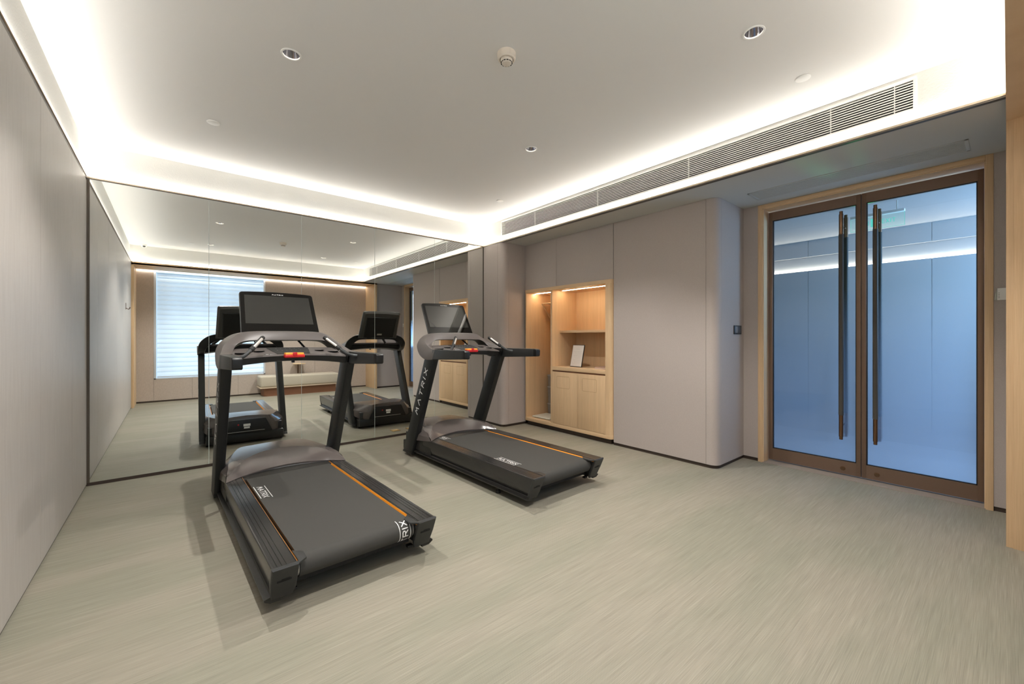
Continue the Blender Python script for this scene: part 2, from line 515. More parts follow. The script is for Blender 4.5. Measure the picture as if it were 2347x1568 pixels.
# left wall: tall satin panels with hairline joints, dark foot
b = MB(); ys = [-.62, .605, 1.523, 2.441, 3.359, 4.277, YM - .006]
for y0, y1 in zip(ys[:-1], ys[1:]):
    b.box(XL - .03, XL, y0 + .0012, y1 - .0012, .018, 2.572)
b.box(XL - .12, XL - .028, -.75, YM + .1, -.02, 2.62)
struct('wall_left', b, M['left_wall'], smooth=0)
b = MB(); b.box(XL - .028, XL - .006, -.6, YM, 0, .02); struct('baseboard_left', b, M['dark_gap'], smooth=0)

# back wall behind the mirrors, foot strip and end strips
b = MB(); b.box(XL - .1, X1 + .1, YM + .008, YM + .1, -.02, 2.60); struct('wall_back', b, M['dark_gap'], smooth=0)
b = MB(); b.box(XL, X1, YM - .004, YM + .01, 0, .027); struct('baseboard_back', b, M['dark_gap'], smooth=0)
b = MB(); b.box(XL, XL + .017, YM - .006, YM + .01, .027, 2.585); struct('trim_7', b, M['channel'], smooth=0)
b = MB(); b.box(X1 - .004, X1 + .006, YM - .012, YM + .01, .027, 2.585); struct('trim_8', b, M['channel'], smooth=0)

# right walls: rounded fabric panels following the plan line
def path_wall(mbx, pts, z0, z1, th=.03):
    """strip of wall through plan points, room on the left side of the path"""
    n = len(pts); nor = []
    for i in range(n):
        a = Vector(pts[max(i - 1, 0)]); c = Vector(pts[min(i + 1, n - 1)])
        d = (c - a).normalized(); nor.append(Vector((d.y, -d.x)))
    rings = []
    for p, q in zip(pts, nor):
        p = Vector(p)
        o_ = p + q * th
        rings.append([(p.x, p.y, z0), (p.x, p.y, z1), (o_.x, o_.y, z1), (o_.x, o_.y, z0)])
    mbx.loft(rings)
def arc(cx, cy_, r, a0, a1, n=10):
    return [(cx + r * math.cos(math.radians(a0 + (a1 - a0) * k / n)), cy_ + r * math.sin(math.radians(a0 + (a1 - a0) * k / n))) for k in range(n + 1)]
R = .075
PB = .034
g = .0015
ZS = 2.578
b = MB()
# path runs from the mirror corner towards the door; room lies to its right => build reversed
def seg(pts, z0=PB, z1=ZS): path_wall(b, pts[::-1], z0, z1)
seg([(X1, YM), (X1, 4.595 + g)])
seg([(X1, 4.595 - g)] + arc(X1 + R, YA + R, R, 180, 270) + [(3.646 - g, YA)])
seg([(3.646 + g, YA), (X2 + .01, YA)])
seg([(X2, YA), (X2, 3.848 + g)], 1.93); seg([(X2, 3.848 - g), (X2, 2.93 + g)], 1.93)
seg([(X2, 2.925 - g), (X2, 1.854 + g)])
seg([(X2, 1.854 - g)] + arc(X2 + R, YR + R, R, 180, 270) + [(4.051 - g, YR)])
seg([(4.051 + g, YR), (X3, YR)])
seg([(X3, YR), (X3, 1.612)])
seg([(X3, .068), (X3, -.075)])
seg([(X3, -.07), (XP + .043, -.07)])
struct('wall_right', b, M['fabric_wall'], smooth=30)
# solid backing and dark foot
b = MB()
b.box(X1 + .028, X1 + .12, YA + .03, YM + .1, -.02, 2.6)
b.box(X1 + .06, X2 + .6, YA + .028, YA + .12, -.02, 2.6)
b.box(X2 + .6, X2 + .65, 1.8, YA + .1, -.02, 2.6)
b.box(X2 + .028, X2 + .6, 2.2, 2.86, -.02, 2.6)
b.box(X2 + .028, X2 + .6, 2.86, YA + .1, 1.99, 2.6)
b.box(X2 + .06, X3 + .03, YR + .028, YR + .12, -.02, 2.6)
b.box(X3 + .028, X3 + .12, 1.66, 2.3, -.02, 2.66)
b.box(X3 + .028, X3 + .12, -.75, .02, -.02, 2.66)
b.box(XP + .03, X3 + .1, -.75, -.095, -.02, 2.66)
struct('wall_right', b, M['dark_gap'], smooth=0)
b = MB(); S_ = .012
def foot(pts): path_wall(b, pts[::-1], 0, PB + .004, .02)
foot([(X1 + S_, YM)] + [(X1 + S_, 4.6)] + arc(X1 + S_ + R, YA + S_ + R, R, 180, 270) + [(X2 + .05, YA + S_)])
foot([(X2 + S_, 2.93), (X2 + S_, 1.86)] + arc(X2 + S_ + R, YR + S_ + R, R, 180, 270) + [(X3, YR + S_)])
foot([(X3 + S_, YR + .02), (X3 + S_, 1.61)])
foot([(X3 + S_, .07), (X3 + S_, -.08)])
foot([(X3 + .01, -.07 - S_), (XP + .04, -.07 - S_)])
struct('baseboard_right', b, M['dark_gap'], smooth=30)

# window wall: beige panels round the opening
WX0, WX1, WZ0 = -.262, 1.602, .44
b = MB()
def fp(x0, x1, z0, z1): b.box(x0 + .0012, x1 - .0012, YB - .03, YB, z0, z1)
fp(XL, WX0, .03, 2.66)
for a, c in [(WX0, .325), (.325, 1.10), (1.10, WX1)]: fp(a, c, .03, WZ0)
fp(WX1, 2.62, .03, 2.66); fp(2.62, XP, .03, 2.66)
struct('wall_front', b, M['beige_wall'], smooth=0)
b = MB()
b.box(XL - .1, WX0, YB - .12, YB - .028, -.02, 2.72); b.box(WX1, XP + .1, YB - .12, YB - .028, -.02, 2.72)
b.box(WX0, WX1, YB - .12, YB - .028, -.02, WZ0); b.box(WX0, WX1, YB - .12, YB - .028, 2.62, 2.72)
struct('wall_front', b, M['dark_gap'], smooth=0)
b = MB(); b.box(XL, XP, YB - .02, YB - .006, 0, .034); struct('baseboard_front', b, M['dark_gap'], smooth=0)

# timber portal: left post, right post, head
b = MB()
b.box(XL, XL + .027, YB, YP, 0, 2.575, .002); b.box(XL + .027, XL + .036, YB, YP - .03, 0, 2.545)
b.box(XP, XP + .043, YB, YP, 0, 2.575, .002)
b.box(XP - .006, XP, YB, YP - .028, 0, 2.545, .001)
struct('trim_9', b, M['oak_v'], smooth=30)
b = MB(); b.box(XL, XP + .043, YP - .03, YP, 2.545, 2.600, .002)
struct('trim_10', b, M['oak_h'], smooth=30)

# window
win = bpy.data.objects.new('window_1', None); link(win); win['kind'] = 'structure'
b = MB()
for q in [(WX0, WX0 + .035, WZ0, 2.6), (WX1 - .03, WX1, WZ0, 2.6), (WX0, WX1, WZ0, WZ0 + .022), (WX0, WX1, 2.55, 2.6)]:
    b.box(q[0], q[1], YB - .09, YB + .004, q[2], q[3], .002)
b.build('window_frame', M['frame_blue'], win)
b = MB(); b.box(WX0 + .02, WX1 - .02, YB - .085, YB - .08, WZ0 + .02, 2.57)
b.build('window_pane', emission('daylight_pane', (.55, .76, 1.0), WINDOW * .45), win, smooth=0)
bl = thing('window_shade', 'pale blue glowing sheer roller shade drawn down over the window', 'blind', (0, 0, 0))
b = MB(); xs0, xs1 = WX0 + .048, WX1 - .028
n = 22; top, bot = 2.515, WZ0 + .05
prof = []
for k in range(n):
    za = top - (top - bot) * k / n; zb = top - (top - bot) * (k + 1) / n
    prof += [(YB - .045, za), (YB - .033, (za + zb) / 2), (YB - .028, zb + .006), (YB - .04, zb + .002)]
prof.append((YB - .045, bot))
b.loft([[(x, y, z) for y, z in prof] for x in (xs0, xs1)], closed=False, cap=False)
b.build('shade_fabric', M['shade'], bl, smooth=60)
b = MB(); b.box(xs0 - .01, xs1 + .01, YB - .06, YB - .002, 2.50, 2.55, .004); b.build('headbox', M['shade_head'], bl)
b = MB(); b.box(xs0, xs1, YB - .045, YB - .02, bot - .018, bot + .002, .003); b.build('bottom_rail', M['frame_blue'], bl)

# ------------------------------------------------------------------ light strips
def strip(name, quad, m, label, group=None, tilt=(0, 0, 0, 0)):
    b = MB(); x0, x1, y0, y1, z = quad; t = tilt
    b.quad((x0, y0, z + t[0]), (x1, y0, z + t[1]), (x1, y1, z + t[2]), (x0, y1, z + t[3]))
    o = b.build(name, m, None, smooth=0)
    tag(o, label, 'light strip', group)
    return o
zq = 2.6025
strip('cove_light_strip', (xb - .012, xb - .003, YP + .02, YM - .02, zq), M['led'], 'white cove light strip on the ledge under the long air grille', 'cove light strips round the ceiling', (0, .002, .002, 0))
strip('cove_light_strip', (XL - .014, XL - .006, YP + .02, YM - .02, 2.611), M['led'], 'white cove light strip on the ledge above the left satin wall', 'cove light strips round the ceiling', (.002, 0, 0, .002))
strip('cove_light_strip', (XL + .02, X1 - .02, YM + .004, YM + .013, 2.6065), M['led'], 'white cove light strip on the ledge above the mirrors', 'cove light strips round the ceiling', (0, 0, .002, .002))
strip('cove_light_strip', (XL + .02, X1 - .02, YP - .014, YP - .005, zq), M['led'], 'white cove light strip on the ledge above the timber window portal', 'cove light strips round the ceiling', (.002, .002, 0, 0))
strip('wall_washer_strip', (XL + .04, XP - .01, YB + .010, YB + .020, 2.537), M['led_portal'], 'warm light strip hidden above the window wall, washing its top edge', None)

# ------------------------------------------------------------------ mirrors
seams = [XL + .017, .280, 1.097, 1.913, 2.734, X1 - .005]
names = ['leftmost tall wall mirror panel, beside the satin wall', 'tall wall mirror panel second from the left, behind the near treadmill console',
         'middle tall wall mirror panel, with the bench in its reflection', 'tall wall mirror panel second from the right, left of the far treadmill console',
         'rightmost tall wall mirror panel, with the oak cabinet in its reflection']
for i, lb in enumerate(names):
    b = MB(); b.box(seams[i] + .0012, seams[i + 1] - .0012, YM, YM + .006, .027, 2.584)
    o = b.build('wall_mirror', M['mirror'], None, smooth=0)
    tag(o, lb, 'mirror', 'mirror panels along the back wall')
b = MB()
for s_ in seams[1:-1]: b.box(s_ - .0018, s_ + .0018, YM - .0004, YM + .006, .027, 2.584)
struct('trim_11', b, M['mirror_edge'], smooth=0)

# ------------------------------------------------------------------ double door
door = bpy.data.objects.new('door_1', None); link(door); door['kind'] = 'structure'
DX = X3 + .115        # face of the leaves
b = MB(); cz = 2.578
for (y0, y1) in ((1.572, 1.612), (.068, .106)):
    b.box(X3 - .006, X3 + .02, y0, y1, 0, cz - .001, .002)
b.box(X3 + .004, X3 + .22, 1.5625, 1.575, 0, cz - .03); b.box(X3 + .004, X3 + .22, .102, .112, 0, cz - .03)
b.box(X3 + .004, X3 + .22, .10, 1.575, cz - .045, cz - .033)
b.build('door_casing', M['oak_v'], door)
b = MB(); b.box(X3 - .006, X3 + .02, .1062, 1.5718, cz - .037, cz - .001, .002); b.build('door_head', M['oak_y'], door)
b = MB(); b.box(X3 - .004, X3 + .25, .106, 1.572, 0, .006); b.build('threshold', M['stone'], door, smooth=0)
def leaf(y0, y1, hy, lab):
    zb_, zt_ = .018, 2.515
    st = .032; tr = .085; br = .115
    b = MB()
    b.box(DX, DX + .045, y0, y0 + st, zb_, zt_, .0015); b.box(DX, DX + .045, y1 - st, y1, zb_, zt_, .0015)
    b.box(DX + .0005, DX + .0445, y0 + st, y1 - st, zt_ - tr, zt_); b.box(DX + .0005, DX + .0445, y0 + st, y1 - st, zb_, zb_ + br)
    lf = b.build('door_leaf', M['bronze'], door)
    b = MB()
    for q in [(y0 + st, y0 + st + .007, zb_ + br, zt_ - tr), (y1 - st - .007, y1 - st, zb_ + br, zt_ - tr), (y0 + st, y1 - st, zb_ + br, zb_ + br + .006), (y0 + st, y1 - st, zt_ - tr - .006, zt_ - tr)]:
        b.box(DX + .012, DX + .03, q[0], q[1], q[2], q[3])
    b.build('glazing_bead', M['black'], lf, smooth=0)
    b = MB(); b.box(DX + .017, DX + .027, y0 + st + .002, y1 - st - .002, zb_ + br, zt_ - tr); b.build('glass_pane', M['door_glass'], lf, smooth=0)
    for sx in (-.062, .045 + .062):
        x = DX + sx; r = .0165
        b = MB()
        b.lathe([(0, .338), (r * .8, .338), (r * .8, .362), (r * 1.0, .364), (r * 1.0, .560), (r, .56)], (x, hy, 0), 20, True)
        b.lathe([(r, 2.17), (r, 2.352), (r * .8, 2.354), (r * .8, 2.378), (0, 2.378)], (x, hy, 0), 20, True)
        for z in (.46, 2.25):
            a_, c_ = sorted((x, DX + (.045 if sx > 0 else 0)))
            b.lathe([(.008, 0), (.008, c_ - a_)], (a_, hy, z), 12, True, 'x')
        b.build('pull_handle', M['bronze_bright'], lf)
        b = MB(); b.lathe([(r * .9, .555), (r * 1.12, .556), (r * 1.12, 2.172), (r * .9, 2.173)], (x, hy, 0), 20, True)
        b.build('handle_grip', M['leather'], lf)
    ly = hy - .0 if lab else hy
    b = MB(); b.lathe([(0, -.004), (.013, -.004), (.0135, 0), (.0135, .004)], (DX, ly, .068), 20, False, 'x'); b.lathe([(.013, -.002), (.019, -.001), (.019, .002)], (DX, ly, .068), 20, False, 'x')
    b.build('floor_lock', M['bronze_bright'], lf)
leaf(.829, 1.552, .955, 0)
leaf(.116, .825, .722, 1)
# ------------------------------------------------------------------ corridor beyond the glass
CX = 6.66
b = MB(); b.box(4.80, 6.9, -3.2, 6.0, -.06, 0); b.box(4.68, 4.80, -.75, 5.1, -.06, 0); struct('floor', b, M['corr_floor'], smooth=0)
b = MB(); b.box(4.7, 6.9, -3.2, 6.0, 2.56, 2.62); struct('ceiling', b, M['corr_wall'], smooth=0)
b = MB()
for y0, y1 in [(-3.2, -.61), (-.61, .555), (.555, 1.735), (1.735, 2.915), (2.915, 4.1), (4.1, 6.0)]:
    b.box(CX, CX + .02, y0 + .002, y1 - .002, .0, 2.155)
    b.box(CX, CX + .02, y0 + .002, y1 - .002, 2.345, 2.56)
b.box(CX + .05, CX + .07, -3.2, 6, 0, 2.56); b.box(CX + .012, CX + .03, -3.2, 6, 0, 2.150); b.box(CX + .012, CX + .03, -3.2, 6, 2.350, 2.56)
b.box(4.70, 4.78, 1.62, 6.0, 0, 2.6); b.box(4.70, 4.78, -3.2, .06, 0, 2.6); b.box(4.70, 6.9, 5.9, 6.0, 0, 2.6)
b.box(4.701, 4.779, .06, 1.62, 2.547, 2.6)
struct('wall_corridor', b, M['corr_wall'], smooth=0)
b = MB(); b.quad((CX + .03, -3, 2.158), (CX + .044, -3, 2.158), (CX + .044, 5.8, 2.158), (CX + .03, 5.8, 2.158))
o = b.build('wall_light_strip', M['led_corr'], None, smooth=0)
tag(o, 'glowing light slot along the corridor wall behind the glass doors', 'light strip')
b = MB(); b.quad((5.15, -1.2, 1.0), (6.6, -1.2, 1.0), (6.6, -1.2, 2.5), (5.15, -1.2, 2.5))
cw = b.build('window_2', emission('corridor_daylight', (.42, .66, 1.0), 7.0), None, smooth=0); cw['kind'] = 'structure'

# exit sign hanging in the corridor
sg = thing('exit_sign', 'green glowing EXIT sign hanging in the corridor behind the glass door', 'sign', (5.30, .82, 2.375))
b = MB(); b.box(.0, .008, -.20, .20, -.065, .065, .001)
pm = bpy.data.materials.new('sign_acrylic'); pm.use_nodes = True
nt = pm.node_tree; nt.nodes.clear()
o_ = nt.nodes.new('ShaderNodeOutputMaterial'); t_ = nt.nodes.new('ShaderNodeBsdfTransparent'); e_ = nt.nodes.new('ShaderNodeEmission'); m_ = nt.nodes.new('ShaderNodeAddShader')
t_.inputs[0].default_value = (.93, .98, .97, 1); e_.inputs[0].default_value = s2l((120, 230, 200)); e_.inputs[1].default_value = .02
nt.links.new(t_.outputs[0], m_.inputs[0]); nt.links.new(e_.outputs[0], m_.inputs[1]); nt.links.new(m_.outputs[0], o_.inputs[0])
b.build('sign_panel', pm, sg, smooth=0)
b = MB(); b.box(-.02, .03, -.20, .20, .065, .09, .004); b.box(.0, .01, -.15, -.14, .09, .18); b.box(.0, .01, .14, .15, .09, .18)
b.build('sign_housing', M['white_plastic'], sg)
pl, tw = strokes('EXIT', .036, .45, .095)
b = letter_mesh(pl, .0055, lambda u, v, h: (-.0005 - h, -.040 - u, -.018 + v))
# running figure, door block and the two characters before it
def sq(y0, y1, z0, z1): b.box(-.0012, -.0004, y0, y1, z0, z1)
sq(.025, .045, -.04, .04); sq(.06, .064, -.02, .02); sq(.088, .092, -.02, .02); sq(.06, .092, -.02, -.016); sq(.06, .092, .014, .018)
sq(.115, .119, -.02, .028); sq(.102, .132, -.02, -.016); sq(.104, .130, .004, .008); sq(.102, .106, -.02, 0); sq(.128, .132, -.02, 0)
b.build('lettering', M['sign_green'], sg, smooth=0)
b = MB()
for q in [(-.2, .2, -.065, -.062), (-.2, -.197, -.065, .065), (.197, .2, -.065, .065)]: b.box(-.0012, -.0004, *q)
b.build('border', M['sign_green'], sg, smooth=0)
gl = bpy.data.lights.new('sign_glow_spot', 'SPOT'); gl.energy = 16; gl.color = (.2, 1, .35); gl.spot_size = math.radians(20); gl.spot_blend = 1; gl.shadow_soft_size = .06  # added unseen spot under the sign, aimed to tint the soffit green
go = bpy.data.objects.new('sign_glow_spot', gl); link(go, sg); go.location = (-.04, .02, -.14)
d = Vector((3.70, .88, 2.585)) - (Vector((5.30, .82, 2.375)) + Vector(go.location)); go.rotation_euler = d.to_track_quat('-Z', 'Y').to_euler()

# ------------------------------------------------------------------ air grilles
gr = thing('air_grille', 'long white linear air grille with many thin blades in the lit band under the ceiling', 'air vent', (X1 + BO, (G0 + G1) / 2, (GZ0 + GZ1) / 2))
hl, hh = (G1 - G0) / 2, (GZ1 - GZ0) / 2
b = MB()
for q in [(-hl - .012, hl + .012, hh - .004, hh + .014), (-hl - .012, hl + .012, -hh - .012, -hh + .004), (-hl - .014, -hl + .004, -hh, hh), (hl - .004, hl + .014, -hh, hh)]:
    b.box(-.005, .03, *q, .001)
b.build('frame', M['white_plastic'], gr)
b = MB(); b.box(.06, .075, -hl, hl, -hh, hh); b.build('backing', M['slot'], gr, smooth=0)
nb = 12
for k in range(nb):
    z = -hh + .006 + (2 * hh - .010) * k / (nb - 1)
    b = MB(); b.prism([(-.002, z - .0040), (-.002, z + .0034), (.009, z + .0050), (.009, z - .0010)], 'y', -hl, hl)
    b.build('blade', M['white_plastic'], gr, smooth=0)
for y in (-1.4, -.4, .62, 1.65, hl - .09):
    b = MB(); b.box(.001, .014, -y - .0025, -y + .0025, -hh, hh); b.build('mullion', M['white_plastic'], gr, smooth=0)

sv = thing('slot_diffuser', 'flat grey slot diffuser in the soffit before the glass doors', 'air vent', (4.23, .855, 2.578))
b = MB()
for q in [(-.13, .13, -.685, -.665), (-.13, .13, .665, .685), (-.13, -.118, -.685, .685), (.118, .13, -.685, .685)]: b.box(*q, -.004, .0, .001)
b.build('frame', M['soffit'], sv)
for k in range(12):
    x = -.108 + .0196 * k
    b = MB(); b.box(x - .006, x + .006, -.665, .665, -.003, .0); b.build('blade', M['soffit'], sv, smooth=0)
b = MB(); b.box(-.118, .118, -.665, .665, -.0008, .0005); b.build('backing', mat('slot_grey', (120, 122, 120), .7), sv, smooth=0)

# ------------------------------------------------------------------ ceiling fittings
dl_lab = ['recessed chrome downlight above the near treadmill', 'recessed chrome downlight above the far treadmill',
          'recessed chrome downlight in the ceiling, seen only in the mirror left of the near console', 'recessed chrome downlight at the top right, nearest the camera']
for i, (dx, dy) in enumerate(DL):
    t = thing('downlight', dl_lab[i], 'ceiling light', (dx, dy, ZC), 0, 'recessed downlights in the ceiling')
    b = MB(); b.lathe([(.044, .004), (.044, -.003), (.048, -.0045), (.053, -.003), (.0545, 0)], n=40); b.build('trim_ring', M['white_plastic'], t)
    b = MB(); b.lathe([(.045, -.001), (.0435, .008), (.036, .035), (.027, .060), (.022, .066)], n=40); b.build('reflector', M['chrome'], t, smooth=50)
    b = MB(); b.lathe([(.0, .064), (.022, .0645)], n=24); b.build('lens', emission('lamp_lens', (255, 240, 215), 14.0), t)
    L_ = bpy.data.lights.new('lamp', 'SPOT'); L_.energy = SPOT; L_.color = (1, .965, .92); L_.spot_size = math.radians(118); L_.spot_blend = .55; L_.shadow_soft_size = .012
    lo = bpy.data.objects.new('lamp', L_); link(lo, t); lo.location = (0, 0, .004)
for i, (dx, dy, lb) in enumerate([(.247, 3.876, 'round white flush disc in the ceiling above the left mirror end'), (3.038, 3.893, 'round white flush disc in the ceiling by the far right corner'),
                                  (3.08, .83, 'round white flush disc in the ceiling near the right end of the air grille'), (.265, .80, 'round white flush disc in the ceiling, seen only in the mirror near the left corner')]):
    b = MB(); b.lathe([(.0, -.0075), (.036, -.0065), (.041, -.004), (.042, 0)], (dx, dy, ZC), 40)
    o = b.build('sprinkler_cover', M['white_plastic'], None); tag(o, lb, 'sprinkler cover', 'flush white discs in the ceiling')
sm = thing('smoke_detector', 'white round smoke detector with dark slots in the middle of the ceiling', 'smoke detector', (1.492, 1.85, ZC))
b = MB(); b.lathe([(.053, 0), (.0535, -.012), (.052, -.034), (.047, -.040), (.040, -.041), (.038, -.038)], n=40); b.build('base', M['cream_plastic'], sm)
b = MB(); b.lathe([(.036, -.036), (.033, -.050), (.026, -.062), (.024, -.063), (.0, -.063)], n=40); b.build('sensor_head', M['cream_plastic'], sm)
b = MB()
for k in range(12):
    a = 2 * PI * k / 12
    mt = Matrix.Rotation(a, 4, 'Z') @ Matrix.Translation((.0308, 0, -.055)) @ Matrix.Rotation(math.radians(-32), 4, 'Y')
    b.box(-.0012, .0012, -.0052, .0052, -.004, .004, mat=mt)
b.build('sensor_slot', M['slot'], sm, smooth=0)
dc = thing('dome_camera', 'small white dome camera on the ceiling over the portal, seen in the mirror', 'camera', (-.37, .14, ZC))
b = MB(); b.lathe([(.045, 0), (.045, -.012), (.038, -.03), (.03, -.045), (0, -.05)], n=32); b.build('housing', M['white_plastic'], dc)
b = MB(); b.lathe([(.0, .0), (.014, .003), (.020, .012), (.022, .024)], (0, .022, -.052), 24, False, 'z'); b.build('dome', mat('smoked_dome', (70, 70, 60), .1), dc)

# ------------------------------------------------------------------ small wall fittings
ls = thing('light_switch', 'square black wall switch on the bluish return beside the door', 'switch', (4.403, YR, 1.327))
b = MB(); b.box(-.085, .085, -.010, 0, -.044, .044, .002); b.build('plate', M['black'], ls)
b = MB(); b.box(-.062, -.004, -.0115, -.009, -.030, .034, .001); b.build('key', mat('switch_grey', (120, 118, 118), .4), ls)
b = MB(); b.box(.004, .066, -.0115, -.009, -.030, .034, .001); b.build('key', mat('switch_dark', (52, 54, 58), .4), ls)
th = thing('wall_control_panel', 'small square white control plate under peeling film, right of the door', 'switch', (X3, .039, 1.560))
b = MB(); b.box(-.010, 0, -.030, .013, -.043, .043, .002); b.build('plate', M['white_plastic'], th)
b = MB()
for k in range(4): b.box(-.0112, -.0095, .000, .008, .006 - .011 * k, .009 - .011 * k)
b.build('button', mat('button_grey', (110, 112, 104), .5), th)
b = MB(); b.loft([[(-.012 - .010 * abs(math.sin(k * .55)), .013 + .013 * k / 6, -.043), (-.012 - .004 * abs(math.cos(k * .7)), .013 + .009 * k / 6, .043 - .007 * k)] for k in range(7)], closed=False, cap=False)
b.build('protective_film', mat('film', (196, 200, 190), .3), th, solid=.0006)
hk = thing('wall_hook', 'small dark metal hook on the left satin wall, seen in the mirror', 'hook', (XL, 1.09, 1.72))
b = MB(); b.box(0, .006, -.010, .010, -.03, .07, .002); b.build('back_plate', M['bronze'], hk)
for s_ in (-.02, .02):
    b = MB(); b.tube([(.004, s_ * .4, -.01), (.03, s_, -.028), (.045, s_ * 1.3, -.015), (.048, s_ * 1.4, .005)], .005, 10); b.build('prong', M['bronze'], hk)
for (fx, fy, lb) in [(2.318, 4.615, 'brass floor socket cover by the mirror, left of the far treadmill'), (2.53, 4.63, 'brass floor socket cover mostly hidden behind the far treadmill hood')]:
    t = thing('floor_socket', lb, 'socket', (fx, fy, 0), 0, 'brass floor socket covers')
    b = MB(); b.box(-.052, .052, -.052, .052, 0, .006, .002); b.build('cover_plate', M['brass'], t)
    b = MB(); b.box(-.04, .04, -.04, .04, .006, .0075, .0005); b.build('lid', mat('brass_light', (232, 204, 150), .4, metal=.4), t)

# ------------------------------------------------------------------ bench and side table in the window bay
bn = thing('bench', 'long low beige upholstered bench on a brown wooden plinth, seen in the mirror', 'bench', (2.225, -.345, 0))
b = MB(); b.box(-.79, .79, -.23, .245, .20, .425, .03, 4); b.build('cushion', M['cushion'], bn)
b = MB(); b.box(-.80, .80, -.235, .255, .172, .196, .003); b.build('board', mat('pale_board', (200, 182, 158), .5), bn)
b = MB(); b.prism([(-.72, -.22), (.73, -.22)] + [(.73, .2)] + [(-.66, .2)] + arc(-.66, .14, .06, 90, 180, 6)[1:], 'z', 0, .172); b.build('plinth', M['oak_dark'], bn, smooth=30)
st = thing('side_table', 'small round side table with a pale top behind the bench, seen in the mirror', 'table', (2.255, -.50, 0))
b = MB(); b.lathe([(0, .640), (.13, .640), (.138, .646), (.138, .656), (.13, .662), (0, .662)], n=40); b.build('table_top', mat('pale_top', (214, 190, 156), .5), st)
b = MB(); b.box(-.012, .012, -.112, -.096, .0, .642, .001); b.build('pole', M['bronze'], st)
b = MB(); b.box(-.10, .10, -.125, -.09, .0, .008, .002); b.build('foot_plate', M['bronze'], st)

# ------------------------------------------------------------------ oak cabinet with niches
CF = 3.925; CB = 4.41
cb = thing('cabinet', 'light oak built-in cabinet with a tall open niche, lit shelves and two doors', 'cabinet', (CF, 3.68, 0))
def cbx(name, x0, x1, y0, y1, z0, z1, m='oak_v', bev=.0012, par=None, sm=30):
    b = MB(); b.box(x0 - CF, x1 - CF, y0 - 3.68, y1 - 3.68, z0, z1, bev); return b.build(name, M[m], par or cb)
Y0, Y1 = 2.93, 4.436
def rounded_slab(name, z0, z1, m, ex=0):
    r = .045
    pts = [(CB - CF, Y1 - 3.68), (-ex, Y1 - 3.68)] + [(-ex + r + r * math.cos(math.radians(a)), Y0 - ex - 3.68 + r + r * math.sin(math.radians(a))) for a in range(180, 271, 10)] + [(CB - CF, Y0 - ex - 3.68)]
    b = MB(); b.prism(pts, 'z', z0, z1, .0015); return b.build(name, M[m], cb)
rounded_slab('base_board', .063, .108, 'oak_y', .002)
rounded_slab('top_board', 1.884, 1.930, 'oak_y', .002)
# right stile with its rounded front corner
r = .045; pts = [(0, 3.021 - 3.68)] + [(r + r * math.cos(math.radians(a)), Y0 - 3.68 + r + r * math.sin(math.radians(a))) for a in range(180, 271, 10)] + [(CB - CF, Y0 - 3.68), (CB - CF, 3.021 - 3.68)]
b = MB(); b.prism(pts, 'z', .108, 1.884); b.build('side_panel', M['oak_v'], cb, smooth=30)
cbx('side_panel', CF, CB, 4.416, Y1, .108, 1.884)
cbx('divider', CF, CB, 3.897, 3.925, .108, 1.884)
cbx('back_panel', CB, CB + .02, Y0, Y1, .063, 1.93)
cbx('shelf', 4.07, CB, 3.021, 3.897, 1.314, 1.346, 'oak_y')
cbx('worktop', CF, CB, 3.021, 3.897, .817, .862, 'oak_y')
cbx('shadow_gap', CF + .014, CF + .05, 3.021, 3.897, .79, .82, 'oak_dark', 0)
cbx('plinth', CF + .045, CB, Y0 + .04, Y1, 0, .063, 'dark_gap', .001)
for (y0, y1) in ((3.4605, 3.8955), (3.0225, 3.4575)):
    dr = cbx('door', CF, CF + .02, y0, y1, .112, .797)
    yc = (y0 + y1) / 2 - 3.68 + .02; zc = .665; w_, h_, r_ = .113, .078, .018
    # routed finger-pull outline
    outer = []; inner = []
    for (cx_, cz_, a0) in ((w_ - r_, h_ - r_, 0), (-w_ + r_, h_ - r_, 90), (-w_ + r_, -h_ + r_, 180), (w_ - r_, -h_ + r_, 270)):
        for k in range(6):
            a = math.radians(a0 + 18 * k)
            outer.append((yc + cx_ + r_ * math.cos(a), zc + cz_ + r_ * math.sin(a)))
            inner.append((yc + cx_ + (r_ - .0028) * math.cos(a), zc + cz_ + (r_ - .0028) * math.sin(a)))
    b = MB()
    b.loft([[(-.0006, y, z) for y, z in outer], [(-.0006, y, z) for y, z in inner]], cap=False)
    b.build('finger_pull', mat('routed_groove', (164, 126, 86), .6), dr)
# warm strips under the top board
for (y0, y1) in ((3.03, 3.86), (3.93, 4.405)):
    b = MB(); xx = 4.085 - CF; b.box(xx, xx + .007, y0 - 3.68, y1 - 3.68, 1.880, 1.8838); o = b.build('light_strip', M['led_warm'], cb, smooth=0)
# hanging rail bracket in the tall niche
b = MB()
b.prism([(4.17 - CF, 1.742), (4.17 - CF, 1.752), (CB - CF, 1.752), (CB - CF, 1.742)], 'y', 4.08 - 3.68, 4.35 - 3.68)
b.prism([(4.16 - CF, 1.742), (4.20 - CF, 1.742), (CB - CF, 1.50), (CB - CF, 1.44)], 'y', 4.33 - 3.68, 4.35 - 3.68)
b.build('folding_rack', M['oak_h'], cb)

